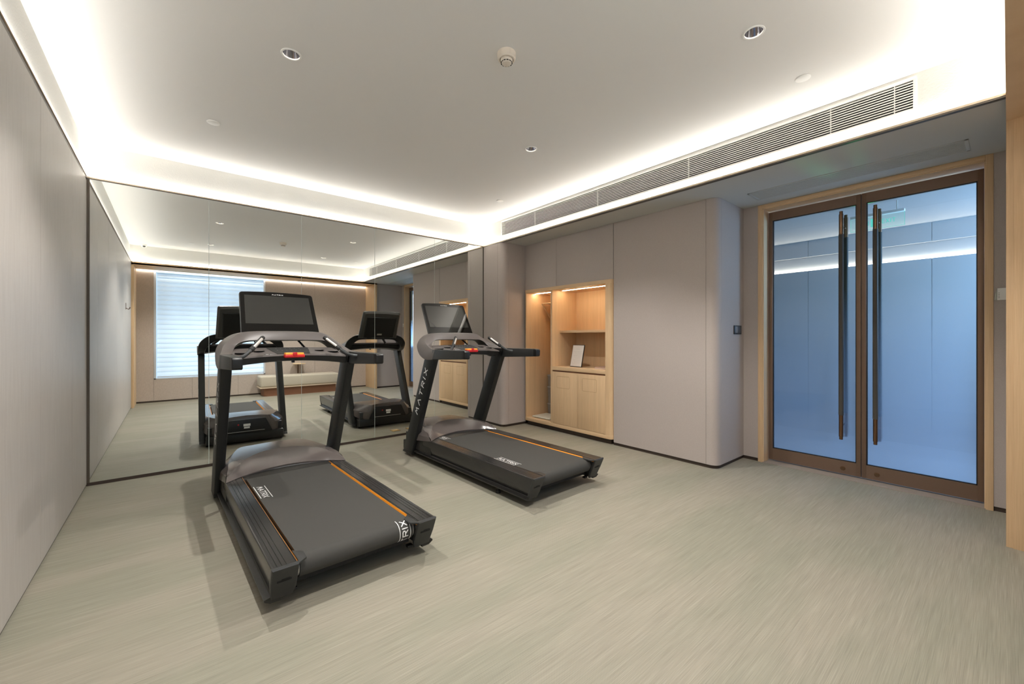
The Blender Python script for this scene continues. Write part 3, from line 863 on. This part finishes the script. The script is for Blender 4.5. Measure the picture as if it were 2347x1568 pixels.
# things in the cabinet
pf = thing('framed_notice', 'printed notice in a thin black frame leaning in the lower oak shelf', 'notice', (4.085, 3.625, .862), math.radians(-4))
tilt = Matrix.Translation((0, 0, .004)) @ Matrix.Rotation(math.radians(12), 4, 'Y')
b = MB(); b.box(0, .010, -.106, .106, 0, .292, .001, mat=tilt); b.build('frame', M['black'], pf)
b = MB(); b.box(-.001, .0002, -.100, .100, .006, .286, mat=tilt); b.build('sheet', mat('glazed_paper', (222, 214, 206), .12), pf, smooth=0)
b = MB()
def ln(y0, y1, z, h=.0013): b.box(-.0016, -.0009, y0, y1, z, z + h, mat=tilt)
ln(-.022, .022, .262, .002); ln(-.032, .032, .236, .003)
for k in range(13): ln(-.07, .07 - (k % 4) * .012, .205 - .0135 * k)
b.build('print', M['ink'], pf, smooth=0)
b = MB(); b.tube([(.105, 0, .004), (.052, 0, .19)], .004, 8); b.build('easel_leg', M['black'], pf)
bk = thing('book', 'closed pinkish-grey book lying at the right end of the lower oak shelf', 'book', (4.10, 3.14, .862), math.radians(2))
b = MB(); b.box(-.09, .11, -.115, .115, 0, .003, .0005); b.box(-.09, .11, -.115, .115, .025, .028, .0005); b.box(.106, .11, -.115, .115, 0, .028); b.build('cover', mat('book_cover', (176, 148, 132), .5), bk)
b = MB(); b.box(-.086, .106, -.111, .111, .003, .025); b.build('pages', mat('book_pages', (198, 176, 160), .7), bk, smooth=0)
sc = thing('bathroom_scale', 'flat white square scale on the floor of the tall oak niche', 'scale', (4.145, 4.20, .108), math.radians(3))
b = MB(); b.box(-.15, .15, -.165, .165, .006, .026, .006, 3); b.build('platform', mat('scale_top', (206, 204, 190), .35), sc)
for (x, y) in ((-.12, -.13), (-.12, .13), (.12, -.13), (.12, .13)):
    b = MB(); b.lathe([(0, 0), (.014, 0), (.014, .007)], (x, y, 0), 12); b.build('foot', M['black'], sc)
z = .108
for i, (h_, lb) in enumerate([(.17, 'grey lidded storage box at the bottom of the stack in the tall oak niche'), (.25, 'grey storage box in the middle of the stack in the tall oak niche'), (.17, 'grey storage box on top of the stack in the tall oak niche')]):
    t = thing('storage_box', lb, 'box', (4.355, 4.10, z), 0, 'grey boxes stacked in the tall niche')
    b = MB(); b.loft([[(-.042, -.15, 0), (.042, -.15, 0), (.042, .26, 0), (-.042, .26, 0)], [(-.047, -.16, h_ - .02), (.047, -.16, h_ - .02), (.047, .27, h_ - .02), (-.047, .27, h_ - .02)]]); b.build('body', M['grey_box'], t)
    b = MB(); b.box(-.052, .05, -.165, .275, h_ - .022, h_, .004); b.build('lid', mat('box_lid', (150, 143, 136), .5), t)
    z += h_ + .001

# ------------------------------------------------------------------ treadmill
def make_treadmill(label):
    t = thing('treadmill', label, 'treadmill', (0, 0, 0), 0, 'treadmills facing the mirror')
    # foot rails, one each side
    for s_ in (-1, 1):
        pr = [(.3035, .10), (.3035, .224), (.3055, .2295), (.309, .2295), (.310, .2275), (.3125, .2275), (.3135, .2305), (.3475, .2300), (.3485, .2280), (.350, .2280), (.351, .2305),
              (.3665, .2305), (.3675, .2285), (.369, .2285), (.370, .2305), (.385, .2305), (.386, .2285), (.3875, .2285), (.389, .2308), (.3995, .2308), (.4005, .2298), (.4075, .2305), (.4105, .2275), (.4115, .218), (.408, .15), (.402, .105), (.396, .092), (.33, .088)]
        b = MB(); b.prism([(s_ * x, z_) for x, z_ in pr], 'y', .018, 1.62)
        for v in b.bm.verts:
            if v.co.y < .1: v.co.y += (.2315 - v.co.z) / .1715 * .072
        rl = b.build('foot_rail', M['tm_rail'], t, smooth=25)
        b = MB(); b.prism([(s_ * .2965, .213), (s_ * .3035, .2275), (s_ * .3045, .2275), (s_ * .3045, .213)], 'y', .022, 1.56); b.build('accent_stripe', M['orange'], rl, smooth=0)
        # lower frame beam
        b = MB(); b.prism([(s_ * .428, .0735), (s_ * .428, .066), (s_ * .405, .052), (s_ * .36, .050), (s_ * .36, .088), (s_ * .398, .088), (s_ * .402, .079)], 'y', .0745, 1.84)
        b.build('frame_beam', M['tm_frame'], t, smooth=25)
        # rear end cap with slot
        pts = [(s_ * .2995, .2315), (s_ * .4115, .2315), (s_ * .4115, .15), (s_ * .402, .066), (s_ * .315, .060), (s_ * .3005, .10)]
        rings = []
        for (yo, sh) in ((0.0, .004), (.004, 0), (.05, 0)):
            rr = []
            for (x, z_) in pts:
                cx_ = s_ * .356; cz_ = .15
                f = 1 - sh / .055
                yy = (.2315 - z_) / .1715 * .072 + yo
                if yo >= .05: yy = (.2315 - z_) / .1715 * .072 + .020
                rr.append((cx_ + (x - cx_) * f, yy, cz_ + (z_ - cz_) * f))
            rings.append(rr)
        b = MB(); b.loft(rings); cp = b.build('rear_end_cap', M['tm_dark'], t, smooth=30)
        b = MB(); b.prism([(s_ * .3005, .002), (s_ * .263, .032), (s_ * .261, .100), (s_ * .3005, .140)], 'z', .2225, .2318, .001); b.build('belt_guard', M['tm_dark'], cp)
        b = MB(); mt = Matrix.Translation((s_ * .356, .0295, .158)) @ Matrix.Rotation(math.atan2(.072, .1715), 4, 'X')
        b.box(-.030, .030, -.0012, .002, -.006, .006, .002, mat=mt); b.box(-.012, .024, -.0012, .002, .0, .011, .002, mat=mt); b.build('adjuster_slot', M['slot'], cp)
        # small folding foot at the cap
        b = MB(); b.box(min(s_ * .285, s_ * .318), max(s_ * .285, s_ * .318), .10, .13, .055, .070, .003); b.build('cap_tab', M['black'], cp)
        # levelling foot
        b = MB(); b.lathe([(0, 0), (.020, 0), (.0215, .006), (.017, .022), (.008, .026), (.007, .055), (0, .055)], (s_ * .375, .456, 0), 20); b.build('levelling_foot', M['rubber'], t)
        # upright
        b = MB()
        def ring(f, dx=0):
            yb0, yb1, yt0, yt1 = 1.783, 1.9603, 1.3508, 1.5161
            z_ = .062 + (1.05 - .062) * f
            f2 = (z_ - .062) / (1.0273 - .062)
            a0 = yb0 + (yt0 - yb0) * f2; a1 = yb1 + (yt1 - yb1) * f2
            xo, xi = s_ * (.447 + .004 * f), s_ * .386
            rr = .007
            q = []
            for (cx_, cy_, sx_, sy_) in ((xo, a0, -s_, 1), (xo, a1, -s_, -1), (xi, a1, s_, -1), (xi, a0, s_, 1)):
                e1 = (cx_ + sx_ * rr, cy_); e2 = (cx_ + sx_ * rr * .3, cy_ + sy_ * rr * .3); e3 = (cx_, cy_ + sy_ * rr)
                q += [e1, e2, e3] if (cy_ == a0 and cx_ == xo) or (cy_ == a1 and cx_ == xi) else [e3, e2, e1]
            return [(x, y, z_) for x, y in q]
        rg = [ring(k / 6) for k in range(7)]
        b.loft(rg); up = b.build('upright', M['tm_upright'], t, smooth=40)
        b = MB(); b.prism([(1.78, .060), (1.965, .062), (1.99, .035), (1.80, .030)], 'x', min(s_ * .388, s_ * .445), max(s_ * .388, s_ * .445), .002); b.build('upright_foot', M['black'], up)
        # lettering along the outer face
        pl, tw = strokes('MVTRIX', .050, .62, .505)
        P0 = Vector((0, 1.6965 + .0, .440)); dirv = Vector((0, 1.3508 - 1.783, 1.0273 - .062)).normalized(); nv = Vector((0, dirv.z, -dirv.y))
        org = Vector((0, 1.655, .470))
        if s_ < 0: fm = lambda u, v, h: tuple(Vector((-.4486 - h - .0012 * (u / .5), 0, 0)) + org + dirv * u + nv * v)
        else:
            org2 = Vector((0, 1.655, .470)) + dirv * tw + nv * .05
            fm = lambda u, v, h: tuple(Vector((.4492 + h + .0012 * (1 - u / .5), 0, 0)) + org2 - dirv * u - nv * v)
        letter_mesh(pl, .0085, fm, .0012).build('lettering', M['letter'], up, smooth=0)
        # armrest
        xo, xi = .4575, .401
        b = MB()
        outl = [(1.36, 1.036), (1.36, 1.137), (.845, 1.137), (.835, 1.062), (.86, 1.060)]
        b.prism([(1.37, 1.036), (1.345, 1.136), (.85, 1.1365), (.85, 1.059)], 'x', min(s_ * xi, s_ * xo), max(s_ * xi, s_ * xo), .006, 3)
        ar = b.build('armrest', M['tm_dark'], t, smooth=40)
        b = MB(); b.prism([(.86, 1.0600), (.852, 1.1360), (.815, 1.1340), (.803, 1.122), (.806, 1.070), (.815, 1.060)], 'x', min(s_ * (xi + .001), s_ * (xo - .001)), max(s_ * (xi + .001), s_ * (xo - .001)), .005, 3)
        b.build('armrest_end', M['black'], ar, smooth=40)
        # heart-rate grip
        pth = catmull([(s_ * .405, 1.165, 1.108), (s_ * .375, 1.185, 1.112), (s_ * .335, 1.205, 1.128), (s_ * .29, 1.242, 1.168)], 5)
        b = MB(); b.tube(pth, .0125, 14); ga = b.build('grip_arm', M['tube_grey'], t, smooth=60)
        p0 = Vector((s_ * .297, 1.236, 1.160)); p1 = Vector((s_ * .203, 1.328, 1.254)); dv = (p1 - p0).normalized()
        b = MB(); b.tube([p0, p0 + dv * .004, p0 + dv * .012, p0 + dv * .03, p1 - dv * .012, p1 - dv * .003, p1], [.012, .0165, .0175, .0160, .0160, .013, .006], 18); b.build('grip_handle', M['rubber'], ga, smooth=50)
        side = dv.cross(Vector((0, 1, 0))).normalized()
        nrm = (Vector((0, -1, 0)) + dv * dv.y * 1.0 + Vector((-s_ * .25, 0, .25))).normalized()
        nrm = (nrm - dv * nrm.dot(dv)).normalized(); sd = dv.cross(nrm)
        b = MB(); rings = []
        for k in range(9):
            a = math.radians(-34 + 8.5 * k)
            v = (nrm * math.cos(a) + sd * math.sin(a)) * .0172
            rings.append([p0 + dv * .034 + v * .96, p0 + dv * .038 + v * 1.0, p1 - dv * .034 + v * 1.0, p1 - dv * .029 + v * .96])
        b.loft(rings, cap=False, closed=False); b.build('sensor_plate', M['grip_metal'], ga, smooth=60)
        # wheel at the front
        b = MB(); b.lathe([(0, -.012), (.028, -.012), (.03, -.008), (.03, .008), (.028, .012), (0, .012)], (s_ * .372, 2.0, .03), 24, False, 'x'); b.build('transport_wheel', M['rubber'], t)
    # running belt round its rollers
    BW = .287
    r_ = .052; yc_, zc_ = .098, .2255 - .052
    prof = [(1.72, .2255)] + [(yc_ + r_ * math.cos(math.radians(a)), zc_ + r_ * math.sin(math.radians(a))) for a in range(90, 271, 12)] + [(1.72, zc_ - r_)]
    b = MB(); b.prism(prof, 'x', -BW, BW); bt = b.build('running_belt', M['tm_belt'], t, smooth=30)
    b = MB(); b.lathe([(.045, -.300), (.045, .300)], (0, yc_, zc_), 24, True, 'x'); b.build('rear_roller', M['silver'], bt)
    b = MB(); b.box(-.2995, .2995, .12, 1.8, .085, .20); b.build('deck', M['black_matte'], t, smooth=0)
    def belt_map(x, s):
        """s metres forward of the roller top; negative wraps down"""
        if s >= 0: return Vector((x, yc_ + s, .2255)), Vector((0, 0, 1))
        a = PI / 2 - s / r_
        return Vector((x, yc_ + r_ * math.cos(a), zc_ + r_ * math.sin(a))), Vector((0, math.cos(a), math.sin(a)))
    t['belt_map'] = 0
    def logo(xc, s0, fwd):
        """logo centred on xc; starts at s0 and reads rearwards (fwd=-1) or forwards"""
        pl, tw = strokes('MATRIX', .030, .33, .235)
        polys = [[(p[0] + .02, p[1] - .015) for p in q] for q in pl]
        def fm(u, v, h):
            x = xc + v if fwd < 0 else xc - v
            s = s0 - u if fwd < 0 else s0 + u
            P, N = belt_map(x, s); return tuple(P + N * (.0002 + h))
        letter_mesh(polys, .0055, fm, .0006, sub=4).build('belt_logo', M['letter'], bt, smooth=0)
        letter_mesh([[(0, -.031), (.26, -.031)], [(.015, .031), (.275, .031)]], .0038, fm, .0006, sub=26).build('belt_logo', M['letter'], bt, smooth=0)
    t_logo = logo
    # motor hood: grid with shaped rows
    xk = [0, .5, 1, 1.5, 2]
    A = [(0, 1.60, .245), (.12, 1.588, .243), (.22, 1.56, .239), (.309, 1.521, .2345), (.4105, 1.443, .2325)]
    A2 = [(0, 1.602, .236), (.12, 1.590, .234), (.22, 1.562, .230), (.309, 1.523, .2305), (.4108, 1.445, .2305)]
    B_ = [(0, 1.80, .338), (.13, 1.775, .333), (.25, 1.69, .320), (.307, 1.608, .306), (.398, 1.512, .262)]
    C_ = [(0, 2.087, .332), (.13, 2.09, .326), (.248, 2.085, .317), (.345, 1.80, .305), (.385, 1.565, .289)]
    D_ = [(0, 2.100, .235), (.14, 2.104, .232), (.292, 2.100, .225), (.408, 1.86, .245), (.404, 1.50, .258)]
    F_ = [(0, 2.095, .132), (.15, 2.098, .130), (.315, 2.070, .122), (.414, 1.88, .165), (.4118, 1.446, .2290)]
    def curve(row, n=7):
        """linear at the outer knee, smooth in between"""
        h = catmull(row[:4], n)[:-1] + [Vector(row[3]).lerp(Vector(row[4]), k / n) for k in range(n + 1)]
        return [Vector((-p.x, p.y, p.z)) for p in h[::-1]] + h[1:]
    def curve2(row, n=7):
        h = catmull(row, n); return [Vector((-p.x, p.y, p.z)) for p in h[::-1]] + h[1:]
    sA2, sA, sB = curve(A2), curve(A), curve(B_)
    sC, sD, sF = curve2(C_), curve2(D_), curve2(F_)
    def strip_rows(b, r0, r1, n, bulge=(0, 0, 0)):
        g_ = [[p.lerp(q, k / n) + Vector(bulge) * math.sin(PI * k / n) for p, q in zip(r0, r1)] for k in range(n + 1)]
        b.loft(g_, closed=False, cap=False)
    b = MB()
    strip_rows(b, sA2, sA, 1); strip_rows(b, sA, sB, 4, (0, -.004, .004)); strip_rows(b, sB, sC, 6, (0, 0, .004))
    strip_rows(b, sC, sD, 3, (0, .006, .003)); strip_rows(b, sD, sF, 3, (0, .004, 0))
    bmesh.ops.remove_doubles(b.bm, verts=b.bm.verts, dist=.0002)
    bmesh.ops.recalc_face_normals(b.bm, faces=b.bm.faces)
    hd = b.build('motor_hood', M['tm_hood'], t, smooth=11)
    b = MB(); b.box(-.4085, .4085, 1.46, 1.90, .09, .226, .003); b.box(-.37, .37, 1.88, 2.06, .06, .22, .003); b.build('motor_body', M['tm_frame'], t)
    # under-lip in black along the belt edge
    b = MB(); lipA = [p + Vector((0, .003, -.001)) for p in sA2]; lipB = [p + Vector((0, -.004, -.0095)) for p in sA2]
    b.loft([[q for q in lipA if abs(q.x) < .31], [q for q in lipB if abs(q.x) < .31]], closed=False, cap=False); b.build('hood_lip', M['black'], hd)
    # black front panel
    b = MB(); b.prism([(-.19, .290), (.19, .290), (.265, .125), (-.265, .125)], 'y', 2.10, 2.1285, .003); fpn = b.build('front_panel', M['black'], t)
    b = MB(); b.box(-.19, .18, 2.126, 2.132, .150, .155, .001); b.build('panel_trim', M['silver'], fpn)
    b = MB(); b.box(-.035, .035, 2.128, 2.1295, .212, .240); b.box(-.03, .028, 2.128, 2.1295, .186, .206); b.build('rating_label', M['letter'], fpn, smooth=0)
    b = MB(); b.lathe([(0, .006), (.007, .006), (.009, 0)], (-.085, 2.128, .235), 16, False, 'y'); b.build('power_switch', M['red'], fpn)
    b = MB(); b.box(-.385, .385, 1.76, 2.095, .028, .128, .008); b.box(-.40, .40, 1.50, 1.75, .05, .11); b.build('base_frame', M['tm_frame'], t)
    # console frame: the swept loop
    S = [  # rear-upper, rear-lower, front-lower, front-upper
     [(0, 1.618, 1.302), (0, 1.576, 1.229), (0, 1.66, 1.222), (0, 1.712, 1.299)],
     [(.13, 1.622, 1.301), (.13, 1.576, 1.2285), (.13, 1.66, 1.222), (.13, 1.712, 1.298)],
     [(.23, 1.632, 1.2975), (.225, 1.577, 1.2275), (.23, 1.665, 1.218), (.235, 1.712, 1.295)],
     [(.29, 1.641, 1.288), (.272, 1.575, 1.225), (.28, 1.67, 1.205), (.305, 1.712, 1.285)],
     [(.335, 1.643, 1.266), (.300, 1.570, 1.217), (.325, 1.68, 1.175), (.365, 1.708, 1.262)],
     [(.385, 1.598, 1.222), (.328, 1.560, 1.200), (.365, 1.685, 1.130), (.420, 1.690, 1.215)],
     [(.416, 1.536, 1.188), (.346, 1.545, 1.176), (.388, 1.665, 1.085), (.450, 1.668, 1.156)],
     [(.440, 1.424, 1.150), (.362, 1.500, 1.142), (.390, 1.585, 1.045), (.457, 1.600, 1.075)],
     [(.454, 1.352, 1.139), (.376, 1.400, 1.136), (.388, 1.450, 1.034), (.4585, 1.484, 1.034)],
     [(.458, 1.300, 1.1375), (.388, 1.310, 1.1365), (.390, 1.345, 1.034), (.4585, 1.350, 1.034)]]
    cols = [catmull([s_[k] for s_ in S], 4) for k in range(4)]
    half = []
    for i in range(len(cols[0])):
        c4 = [cols[k][i] for k in range(4)]
        ctr = sum(c4, Vector()) / 4
        ringp = []
        for k in range(4):
            p = c4[k]; pa = c4[k - 1]; pn = c4[(k + 1) % 4]
            ea = (pa - p); en = (pn - p)
            ra = min(.007, ea.length * .4); rn = min(.007, en.length * .4)
            a_ = p + ea.normalized() * ra; n_ = p + en.normalized() * rn
            ringp += [a_, (a_ + n_ + p * 2) / 4, n_]
        half.append(ringp)
    full = [[Vector((-p.x, p.y, p.z)) for p in r0] for r0 in half[:0:-1]] + half
    b = MB(); b.loft([[r0[k % 12] for k in range(9, 17)] for r0 in full], closed=False, cap=False)
    cf = b.build('console_frame', M['tm_grey'], t, smooth=40)
    b = MB(); b.loft([[r0[k] for k in range(4, 10)] for r0 in full], closed=False, cap=False)
    b.build('console_back', M['black'], cf, smooth=40)
    # console deck
    def deck_ring(x):
        q = abs(x) / .39
        zt = 1.127 - .020 * q * q; yr = 1.362 + .0 * q
        return [(x, yr, zt - .012), (x, yr + .004, zt), (x, 1.43, zt + .016), (x, 1.585, zt + .045 + .012 * q * q), (x, 1.60, zt + .028), (x, 1.42, zt - .02)]
    b = MB(); b.loft([deck_ring(-.392 + .784 * k / 24) for k in range(25)]); cd = b.build('console_deck', M['tm_grey'], t, smooth=35)
    def bar_ring(x):
        q = abs(x) / .39
        zt = 1.117 - .020 * q * q; zb_ = 1.074 - .032 * q * q
        return [(x, 1.364, zt), (x, 1.372, zb_ + .004), (x, 1.40, zb_), (x, 1.56, zb_ + .02), (x, 1.60, zt + .03), (x, 1.42, zt + .01)]
    b = MB(); b.loft([bar_ring(-.392 + .784 * k / 24) for k in range(25)]); b.build('console_underside', M['black'], t, smooth=35)
    # keypad, cup wells, label, clip
    b = MB(); b.prism([(-.105, 1.375), (.115, 1.375), (.135, 1.46), (.150, 1.572), (-.140, 1.572), (-.125, 1.46)], 'z', 1.0, 1.012)
    kb = b.build('keypad', M['tm_dark'], cd, smooth=30)
    sh = Matrix(((1, 0, 0, 0), (0, 1, 0, 0), (0, .19, 1, -.1405), (0, 0, 0, 1)))
    kb.data.transform(sh)
    b = MB()
    for k in range(6):
        for j in range(2): b.box(-.10 + .014 + .032 * k, -.10 + .021 + .032 * k, 1.48 + .05 * j, 1.485 + .05 * j, 1.012, 1.0128)
    kk = b.build('keypad_buttons', M['silver'], cd, smooth=0); kk.data.transform(sh)
    for (x, y, r0) in ((-.315, 1.455, .045), (-.205, 1.475, .036), (.215, 1.475, .036), (.315, 1.455, .045)):
        q = x / .39; zt = 1.127 - .020 * q * q; zz = zt + .016 + (y - 1.43) * .19 + .0045
        b = MB(); b.lathe([(r0, .0), (r0 * .96, .0015), (r0 * .90, -.001), (0, -.0025)], (x, y, zz), 28); b.build('cup_well', M['black_matte'], cd)
    b = MB(); b.box(-.185, -.085, 1.374, 1.388, 1.1225, 1.1285, .0005); b.build('usb_label', M['black'], cd)
    b = MB(); b.box(-.182, -.162, 1.3735, 1.38, 1.1255, 1.128, 0); b.box(-.155, -.09, 1.3735, 1.38, 1.1258, 1.1274); b.build('label_print', M['letter'], cd, smooth=0)
    sk = MB(); sk.box(-.068, .068, 1.318, 1.372, 1.100, 1.124, .007, 3); k1 = sk.build('stop_key', M['red'], t, smooth=50)
    b = MB(); b.box(-.063, .063, 1.322, 1.380, 1.118, 1.1375, .006, 3); b.build('stop_key_top', M['yellow'], k1, smooth=50)
    b = MB(); b.box(-.015, .015, 1.3165, 1.366, 1.112, 1.1395, .003, 2); b.build('stop_button', M['red'], k1, smooth=50)
    b = MB(); b.box(-.010, .010, 1.37, 1.39, 1.062, 1.085, .002); b.build('clip', M['black'], k1)
    # display
    T0 = Vector((0, 1.8925, 1.627)); B0 = Vector((0, 1.690, 1.2485)); upv = (T0 - B0); Hh = upv.length; upv.normalize(); fw = Vector((0, upv.z, -upv.y))   # fw points to the mirror
    def dp(u, v, d): return Vector((u, 0, 0)) + B0 + upv * v + fw * d
    def wv(v): return .286 - (.286 - .273) * v / Hh
    def outline(ins=0.0):
        P = []
        w0, w1 = wv(0) - ins, wv(Hh) - ins
        P += [(-w0, ins), (w0, ins)]
        rr = .022
        for k in range(7):
            a = math.radians(90 * k / 6); P.append((w1 - rr + rr * math.cos(a), Hh - ins - rr + rr * math.sin(a) - .004))
        for k in range(1, 8):
            f = k / 8; P.append((w1 * (1 - 2 * f), Hh - ins - .004 + .010 * math.sin(PI * f)))
        for k in range(7):
            a = math.radians(90 + 90 * k / 6); P.append((-w1 + rr + rr * math.cos(a), Hh - ins - rr + rr * math.sin(a) - .004))
        return P
    b = MB(); b.loft([[dp(u, v, .0) for u, v in outline(.002)], [dp(u, v, .003) for u, v in outline(0)], [dp(u, v, .020) for u, v in outline(0)], [dp(u, v, .045) for u, v in outline(.022)]])
    ds = b.build('display', mat('display_housing', (70, 69, 66), .4), t, smooth=30)
    b = MB(); b.loft([[dp(u, v, -.0008) for u, v in outline(.003)], [dp(u, v, .001) for u, v in outline(.003)]]); b.build('bezel', M['glass_black'], ds, smooth=0)
    s0, s1 = .128, Hh - .036
    b = MB(); b.loft([[dp(u, v, d) for u, v in ((-.248, s0), (.248, s0), (.240, s1), (-.240, s1))] for d in (-.0014, -.0004)]); b.build('screen', M['screen'], ds, smooth=0)
    b = MB(); b.loft([[dp(u, v, .046) for u, v in ((-.22, .02), (.22, .02), (.225, Hh - .07), (-.225, Hh - .07))], [dp(u, v, .056) for u, v in ((-.21, .03), (.21, .03), (.215, Hh - .08), (-.215, Hh - .08))]]); b.build('rear_cover', M['black'], ds)
    b = MB(); b.loft([[dp(u, v, .0565) for u, v in ((-.035, .07), (.035, .07), (.035, .095), (-.035, .095))], [dp(u, v, .0572) for u, v in ((-.035, .07), (.035, .07), (.035, .095), (-.035, .095))]]); b.build('rating_plate', M['silver'], ds, smooth=0)
    pl, tw = strokes('MATRIX', .0075, .5, .082)
    letter_mesh([[(p[0] - tw / 2, p[1]) for p in q] for q in pl], .0022, lambda u, v, h: tuple(dp(u, Hh - .026 + v, -.0010 - h)), .0005).build('lettering', M['letter'], ds, smooth=0)
    # strut under the display and side mounts
    b = MB(); b.tube([(.10, 1.69, 1.24), (.15, 1.60, 1.155)], .008, 10); b.build('display_cable', M['black'], t)
    for s_ in (-1, 1):
        b = MB(); b.box(min(s_ * .10, s_ * .17), max(s_ * .10, s_ * .17), 1.69, 1.735, 1.235, 1.29, .004); b.build('display_mount', M['black'], t)
    return t, logo

tm1, lg = make_treadmill('near treadmill on the left, its belt printed with a white logo near the hood')
tm1.location = (.7484, 2.0576, 0); tm1.rotation_euler = (0, 0, .031)
lg(-.247, 1.245 - .098, -1)
lg(.243, -.262, 1)
tm2, lg = make_treadmill('far treadmill on the right, beside the oak cabinet, its display reflecting the ceiling')
tm2.location = (2.4135, 2.1766, 0); tm2.rotation_euler = (0, 0, .0279)
lg(-.258, .615 - .098, -1)
lg(-.232, 1.70 - .098, -1)
for t in (tm1, tm2):
    del t['belt_map']
